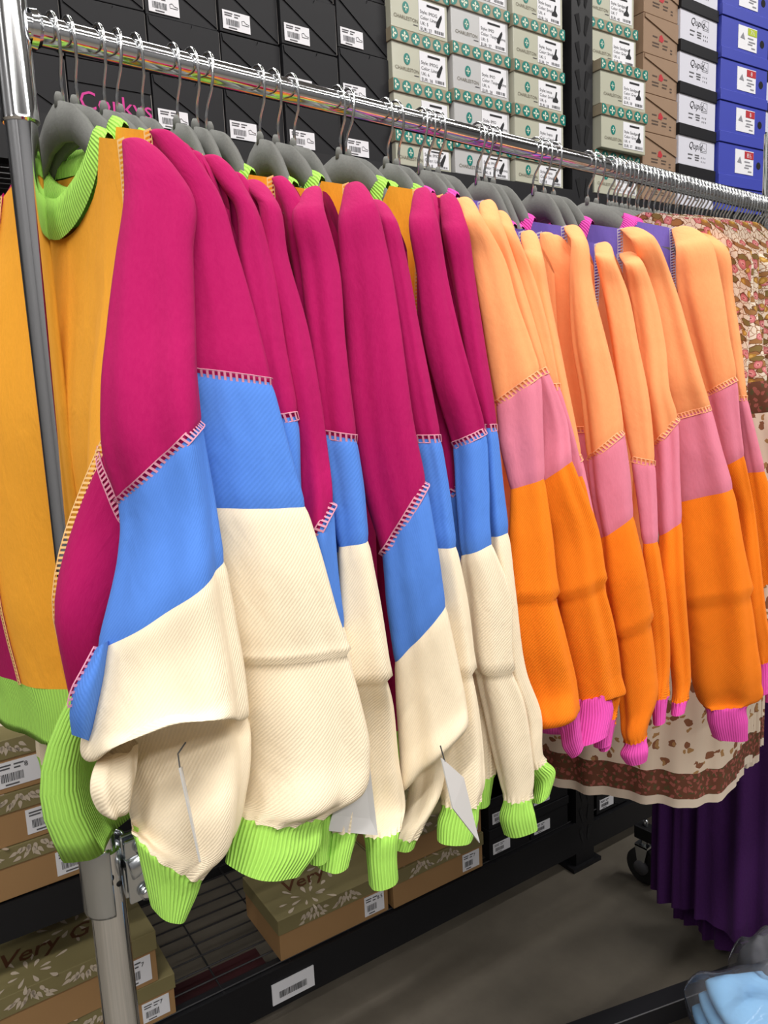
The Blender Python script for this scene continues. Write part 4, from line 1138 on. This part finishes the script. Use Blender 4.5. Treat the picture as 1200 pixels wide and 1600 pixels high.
for i, X in enumerate(HX):
    way = 'pink' if i < 14 else 'peach'
    k = i if i < 14 else i - 14
    if way == 'pink':
        lab = 'magenta, blue and cream colour-block sweatshirt, %s from the chrome post' % ORD[k]
        if i == 0: lab = 'colour-block sweatshirt with marigold front and lime collar, first beside the chrome post'
    else:
        lab = 'peach, mauve and orange colour-block sweatshirt, %s after the magenta ones' % ORD[k]
    gap = [HX[j] for j in range(len(HX))]
    yw, zs_ = fit_seam(X + .002, SEAM[i], WC[way])
    sag = zs_ - (1.655 - .005 - .30 * (WC[way] - .05))
    hanger(X, yw, 'grey velvet hanger holding the %s %s sweatshirt %s' % (ORD[k], 'magenta' if way == 'pink' else 'peach', 'from the chrome post' if way == 'pink' else 'after the magenta ones'), 'grey velvet hangers on the rack', True, R_(random.uniform(-5, 5)), sag)
    kw = dict(seed=i, yaw=yw, hem_z=1.062 + random.uniform(-.01, .01), traced=T[plan[i]] if plan[i] else None, dz=sag)
    if i == 0: kw.update(swing=.130, swing_far=.050, hwn=.205, detail=2, hem_z=1.085, front=-.012, wide=.030, near_lift=.085, hwf=.255)
    if 4 <= i < 10: kw.update(hem_z=1.01)
    if 14 <= i < 20: kw.update(hem_z=.968 + .008 * (i % 3))
    if i in (1, 2, 3): kw.update(hem_z=[1.035, 1.015, .995][i - 1], hwf=.215, swing_far=.0)
    sweatshirt(way, X + .002, lab, 'colour-block sweatshirts on the rack', **kw)

# ------------------------------------------------------------------ hang tags
SHIRTS = [o for o in bpy.data.objects if o.name.startswith('sweatshirt')]
def shirt(i): return next(o for o in SHIRTS if abs(o.location.x - (HX[i] + .002)) < 1e-4)
def hang_tag(i, corners, Y, cord):
    """thin card hanging from a sleeve; corners in view order, all at the distance Y"""
    root = shirt(i); org = np.array(root.location)
    P = [at(x, y, Yc) - org for (x, y), Yc in zip(corners, Y)]
    n = np.cross(P[1] - P[0], P[3] - P[0]); n /= np.linalg.norm(n); n *= .0005
    t = MB().add([p - n for p in P] + [p + n for p in P], [(3, 2, 1, 0), (4, 5, 6, 7), (0, 1, 5, 4), (1, 2, 6, 5), (2, 3, 7, 6), (3, 0, 4, 7)]).build('hang_tag', TAGPAPER, root)
    MB().tube([at(x, y, Yc) - org for (x, y), Yc in cord], .0006, 5).build('tag_cord', CORD, t)
hang_tag(1, [(512, 1298), (540, 1196), (577, 1193), (590, 1305)], (.497, .499, .492, .490), [((556, 1197), .497), ((552, 1165), .500)])
hang_tag(9, [(689, 1184), (724, 1215), (749, 1317), (707, 1263)], (.452, .462, .458, .445), [((695, 1190), .453), ((688, 1165), .456)])
hang_tag(0, [(280, 1200), (284, 1198), (314, 1346), (312, 1347)], (.452, .50, .50, .452), [((281, 1200), .465), ((278, 1178), .475), ((290, 1160), .48)])

# blue underside of the first sleeve, with its seam, tucked between side panel and cream cloth
root0 = shirt(0); org0 = np.array(root0.location)
nU, nV = 9, 12
edgeL = [(150, 1012), (132, 1046), (113, 1080), (108, 1118), (112, 1148)]
edgeR = [(172, 1000), (168, 1050), (160, 1095), (152, 1135), (146, 1160)]
Pn = np.zeros((nV, nU, 3))
for a in range(nV):
    t = a / (nV - 1) * 4
    l = [np.interp(t, range(5), [p[k] for p in edgeL]) for k in (0, 1)]; r2 = [np.interp(t, range(5), [p[k] for p in edgeR]) for k in (0, 1)]
    for b in range(nU):
        u = b / (nU - 1)
        Pn[a, b] = at(l[0] + (r2[0] - l[0]) * u, l[1] + (r2[1] - l[1]) * u, .528 + .030 * (1 - math.sin(math.pi * (.18 + .64 * u))) - .006 * math.sin(3.0 * t / 4))
up_ = grid('under_panel', Pn, F_BLUE, root0, False, org0)
stitch_ladder('stitching', Pn[:8, 0] + np.array([0, -.001, 0]), np.tile(np.array([.1, -1, 0]), (8, 1)), .0060, .0042, THREAD_P, up_, org0)

# fold of the first sleeve's underside hanging below its lip
kf = [ring(168, 1172, 214, 1160, dY=.02), ring(152, 1190, 214, 1185, dY=.012), ring(141, 1220, 212, 1214, dY=.006), ring(143, 1248, 206, 1244, dY=.006), ring(158, 1268, 198, 1264, dY=.008), ring(172, 1275, 186, 1274, dY=.010, th=.004)]
rw, tz_ = catmull(np.array([np.concatenate([c, a, b, [ar]]) for c, a, b, ar in kf]), 6)
pp = np.linspace(0, 2 * math.pi, 36, endpoint=False)
G_ = rw[:, None, :3] + rw[:, None, 3:6] * np.cos(pp)[None, :, None] + rw[:, None, 6:9] * np.sin(pp)[None, :, None]
G_ = G_ + (.0022 * np.cos(5 * pp[None] + tz_[:, None]))[..., None] * np.array([0, -1.0, 0])
grid('sleeve_fold', G_, F_CREAM, root0, True, org0)

# ------------------------------------------------------------------ printed and plain dresses further along the bar
def dress(name, cat, X, label, group, zt, levels, near, far, th, pleat, seed, yaw=0.0, detail=1, sleeve_keys=None, sl_mats=None, flare=1.0, bulge=0.0, scoop=.05):
    """levels: [(z of the lower edge, material, part name)] from the shoulder down"""
    org = (X, BAR_Y, 0)
    root = empty(name, org); tag(root, label, cat, group)
    r = np.random.default_rng(seed); ph = r.uniform(0, 6.28, 5)
    cy, sy = math.cos(yaw), math.sin(yaw)
    zh = levels[-1][0]
    def S(psi, z_lo_hi):
        v = z_lo_hi                                # 0 at shoulder, 1 at hem
        cw = np.cos(psi); f = np.sin(psi)
        hw = np.where(cw > 0, far, near) * (1 + (flare - 1) * ssm(v))
        w = hw * cw
        t = .010 + th * ssm(v / .35)
        d = -t * np.sign(f) * np.abs(f) ** .7
        am = .25 + .75 * ssm((v - .1) / .9)
        k = pleat * am * (np.cos(17 * psi + ph[0] + 1.5 * v) + .7 * np.cos(29 * psi + ph[1] - v) + .6 * np.cos(7 * psi + ph[2]))
        d = d - bulge * np.clip(f, 0, 1) ** .8 * ssm((v - .35) / .6)
        d = d - k * np.sign(f) * np.abs(f) ** .3
        w = w + .6 * k * cw
        ztop = zt - .30 * np.clip(np.abs(w) - .05, 0, .15) - .7 * np.clip(np.abs(w) - .17, 0, 1) - np.where(f > 0, scoop, .012) * np.sqrt(np.clip(1 - (w / .06) ** 2, 0, 1))
        z = ztop * (1 - v) + zh * v
        z = z + .006 * np.cos(5 * psi + ph[3]) * ssm((v - .8) / .2)
        return np.stack([X + d * cy - w * sy, BAR_Y + d * sy + w * cy, z], -1)
    ps = np.linspace(0, 2 * math.pi, 150 if detail else 70, endpoint=False)[None]
    z0 = zt; first = None
    for (z1, m_, nm) in levels:
        v0, v1 = (zt - z0) / (zt - zh), (zt - z1) / (zt - zh)
        rows = max(2, int(22 * (v1 - v0)) + 2)
        grid(nm, S(ps, np.linspace(v0, v1, rows)[:, None]), m_, root, True, org)
        z0 = z1
    if sleeve_keys:
        keys = []; bounds = []
        for t in sleeve_keys:
            q = t[1:] if t[0] == 'b' else t
            kw = {}
            if isinstance(q[-1], dict): kw = q[-1]; q = q[:-1]
            keys.append(ring(*q, **kw))
            if t[0] == 'b': bounds.append(len(keys) - 1)
        top = (keys[0][0] + np.array([-.01, .02, .018]), keys[0][1] * .35, keys[0][2] * .3, 0.0)
        tip = (keys[0][0] + np.array([-.012, .024, .021]), keys[0][1] * .05, keys[0][2] * .05, 0.0)
        sleeve(root, org, [tip, top] + keys, [b + 2 for b in bounds], sl_mats, ['sleeve', 'border_band', 'lower_sleeve', 'cuff'], [], seed, .005, 52, 7)
    return root
fl_levels = [(1.20, F_FLORAL, 'bodice'), (.775, F_CREAMFLORAL, 'skirt'), (.728, F_BORDER, 'border_band'), (.712, plain('cream_hem_cloth', (.62, .52, .42), .9), 'hem')]
SLM = [F_FLORAL, F_BORDER, F_CREAMFLORAL, F_BORDER]
FS = {0: [(1112, 392, 1160, 384), (1128, 470, 1178, 462), (1142, 560, 1194, 552), ('b', 1150, 600, 1200, 594), ('b', 1158, 648, 1208, 643), (1176, 760, 1228, 756), (1182, 900, 1240, 900), ('b', 1180, 1010, 1236, 1010), (1182, 1030, 1230, 1030)],
      2: [(1150, 400, 1190, 396), (1168, 480, 1216, 476), (1182, 570, 1236, 570), ('b', 1192, 640, 1244, 640), ('b', 1198, 690, 1250, 690), (1205, 800, 1262, 800), (1210, 900, 1266, 900), ('b', 1210, 1010, 1262, 1010), (1212, 1030, 1256, 1030)]}
for k, (X, hz) in enumerate([(1.185, 0.0), (1.225, .008), (1.265, .0), (1.305, -.012), (1.345, .004)]):
    lv = [(z + hz if z < 1 else z, m_, n_) for z, m_, n_ in fl_levels]
    dress('dress', 'dress', X, 'cream and brown floral print dress with patterned border, %s after the peach sweatshirts' % ORD[k], 'floral print dresses', 1.672 + .003 * k, lv, .235 - .008 * k, .22, .022, .0042, 300 + k, R_(random.uniform(2, 6)), 1, FS.get(k), SLM, 1.0, [.16, .10, .05, 0, 0][k], .012)
dress('dress', 'dress', 1.60, 'long dark purple tiered dress hanging nearly to the floor', 'purple dresses', 1.63, [(.95, F_PURPLE, 'bodice'), (.42, F_PURPLE, 'upper_tier'), (.155, F_PURPLE, 'lower_tier')], .23, .135, .05, .010, 401, R_(4), 1, flare=1.08)
dress('dress', 'dress', 1.66, 'dark purple dress behind the tiered purple dress, hem near the floor', 'purple dresses', 1.63, [(.95, F_PURPLE, 'bodice'), (.36, F_PURPLE, 'upper_tier'), (.062, F_PURPLE, 'lower_tier')], .21, .115, .04, .009, 402, R_(2), 1, flare=1.06)
bp_m = [F_BLACKPINK]
for k, X in enumerate((1.40, 1.445)):
    dress('blouse', 'blouse', X, 'black and blush printed blouse beyond the floral dresses, %s one' % ['nearer', 'farther'][k], 'black and blush blouses', 1.65, [(1.0, F_BLACKPINK, 'body')], .20, .20, .022, .003, 500 + k, R_(2))
dress('blouse', 'blouse', 1.50, 'dark blue blouse between the blush blouses and purple dress', None, 1.64, [(1.05, plain('navy_cloth', (.03, .05, .12), .9), 'body')], .19, .19, .022, .003, 510)

# many more hangers crowd the far end of the bar
nh = 45
for k in range(nh):
    X = 1.172 + (1.738 - 1.172) * k / (nh - 1) + random.uniform(-.002, .002)
    hanger(X, R_(random.uniform(-3, 6)), 'grey hanger crowded with many others at the far end of the bar', 'hangers packed at the far end of the bar', True, R_(random.uniform(-5, 5)))

# ------------------------------------------------------------------ low rack base with bagged clothes, bottom right
def at_z(x, y, z):
    px, py = (x - 600) / F_PX, (y - 800) / F_PX
    r = px * im_right - py * im_up + v_fwd
    return r * ((z - CAM_H) / r[2]) + np.array([0, 0, CAM_H])
zb = .105
pa, pb = at_z(883, 1600, zb), at_z(1102, 1521, zb)
dr = pb - pa; dr /= np.linalg.norm(dr); nr_ = np.array([dr[1], -dr[0], 0])
ang = math.atan2(dr[1], dr[0])
rb = empty('rack_base', tuple(pa[:2]) + (0,), ang); tag(rb, 'low black steel rack base on the floor at the bottom right', 'rack')
MB().box(-.9, 1.2, -.040, 0, zb - .004, zb).box(-.9, 1.2, -.040, -.036, zb - .045, zb - .004).box(-.9, 1.2, -.004, 0, zb - .03, zb - .004).build('rail', BLACKMET, rb)
MB().box(-.9, 1.2, -.0405, -.038, zb, zb + .0008).build('rail_highlight', plain('edge_highlight', (.10, .10, .105), .4), rb)  # thin paler strip, the light catching the rail's edge painted as colour
for x in (-.85, 1.1):
    MB().box(x, x + .05, -.05, .01, 0, zb - .045).build('foot', BLACKMET, rb, bevel=.003)

def plastic():
    m, nt, b = new_mat('clear_plastic'); N, L = nt.nodes, nt.links
    nt.nodes.remove(b); out = N['Material Output']
    g = N.new('ShaderNodeBsdfGlossy'); g.inputs['Roughness'].default_value = .12; g.inputs['Color'].default_value = (.95, .95, 1, 1)
    d = N.new('ShaderNodeBsdfDiffuse'); d.inputs['Color'].default_value = (.7, .72, .8, 1)
    t = N.new('ShaderNodeBsdfTransparent')
    tc = N.new('ShaderNodeTexCoord'); n = N.new('ShaderNodeTexNoise'); n.inputs['Scale'].default_value = 14; n.inputs['Detail'].default_value = 3; n.inputs['Distortion'].default_value = .8
    L.new(tc.outputs['Object'], n.inputs['Vector'])
    bp = N.new('ShaderNodeBump'); bp.inputs['Strength'].default_value = .8; bp.inputs['Distance'].default_value = .005
    L.new(n.outputs['Fac'], bp.inputs['Height']); L.new(bp.outputs['Normal'], g.inputs['Normal'])
    fr = N.new('ShaderNodeFresnel'); fr.inputs['IOR'].default_value = 1.18; L.new(bp.outputs['Normal'], fr.inputs['Normal'])
    m1 = N.new('ShaderNodeMixShader'); m1.inputs[0].default_value = .07; L.new(t.outputs[0], m1.inputs[1]); L.new(d.outputs[0], m1.inputs[2])
    m2 = N.new('ShaderNodeMixShader'); L.new(fr.outputs[0], m2.inputs[0]); L.new(m1.outputs[0], m2.inputs[1]); L.new(g.outputs[0], m2.inputs[2])
    L.new(m2.outputs[0], out.inputs[0])
    return m
PLASTIC = plastic()
def pillow(name, mat, parent, org, c, ax, ay, h, seed, amp=.01, n=40, lift=0.0):
    """soft folded slab: two crinkled sheets meeting at a rounded edge; ax, ay half axes, h half height"""
    r = np.random.default_rng(seed); ph = r.uniform(0, 6.28, 8)
    g = np.sin(np.linspace(-1, 1, n) * math.pi / 2)
    a, b = np.meshgrid(g, g)
    e = ((1 - np.abs(a) ** 5) * (1 - np.abs(b) ** 5)).clip(0, 1) ** .45
    nz = amp * (np.cos(4 * a + ph[0] + 3 * b) + .6 * np.cos(7 * b + ph[1] - 2 * a) + .5 * np.cos(11 * a - 6 * b + ph[2]) + .4 * np.abs(np.cos(9 * a + 8 * b + ph[3])))
    rows = []
    base = np.asarray(c)
    k = 1 - .10 * (np.abs(a * b)) ** 2
    top = base + (a * k)[..., None] * np.asarray(ax) + (b * k)[..., None] * np.asarray(ay) + (e * (h + nz))[..., None] * np.array([0, 0, 1.0])
    bot = base + (a * k)[..., None] * np.asarray(ax) + (b * k)[..., None] * np.asarray(ay) + (-e * h)[..., None] * np.array([0, 0, 1.0])
    o = grid(name, top, mat, parent, False, org)
    o2 = grid(name, bot[::-1], mat, parent, False, org)
    me = o.data
    V1 = [tuple(v.co) for v in me.vertices]; V2 = [tuple(v.co) for v in o2.data.vertices]
    F1 = [tuple(p.vertices) for p in me.polygons]; F2 = [tuple(x + len(V1) for x in p.vertices) for p in o2.data.polygons]
    U = [((x[0]), (x[1])) for x in V1 + V2]
    bpy.data.objects.remove(o); bpy.data.objects.remove(o2)
    return mesh(name, V1 + V2, F1 + F2, mat, parent, True, U)
LBLUE = fabric('light_blue_knit', (.22, .45, .72), 'fleece', .2, .05)
c1 = at_z(1192, 1592, .19)
og = (c1[0], c1[1], 0)
f1 = empty('bagged_garment', og); tag(f1, 'light blue folded garment in a clear plastic bag at the bottom right corner', 'bagged clothing')
ux = np.array([.80, -.60, 0]); uy = np.array([.60, .80, 0])
for k in range(3):
    pillow('folded_layer', LBLUE, f1, og, c1 + np.array([0, 0, -.032 + .03 * k]) + ux * (.008 * k), ux * (.115 - .004 * k), uy * (.082 - .003 * k), .019, 600 + k, .0015)
pillow('plastic_bag', PLASTIC, f1, og, c1 + np.array([0, 0, -.004]), ux * .128, uy * .094, .068, 610, .006)
c2 = at_z(1222, 1545, .16)
og2 = (c2[0], c2[1], 0)
f2 = empty('bagged_garment', og2); tag(f2, 'dark grey garment in a clear plastic bag behind the light blue one', 'bagged clothing')
pillow('folded_garment', fabric('charcoal_knit', (.06, .06, .068), 'fleece', .3, .2), f2, og2, c2, ux * .075, uy * .065, .085, 620, .010)
pillow('plastic_bag', PLASTIC, f2, og2, c2 + np.array([0, 0, .006]), ux * .088, uy * .076, .098, 621, .012)
lp = at_z(1197, 1497, .25)
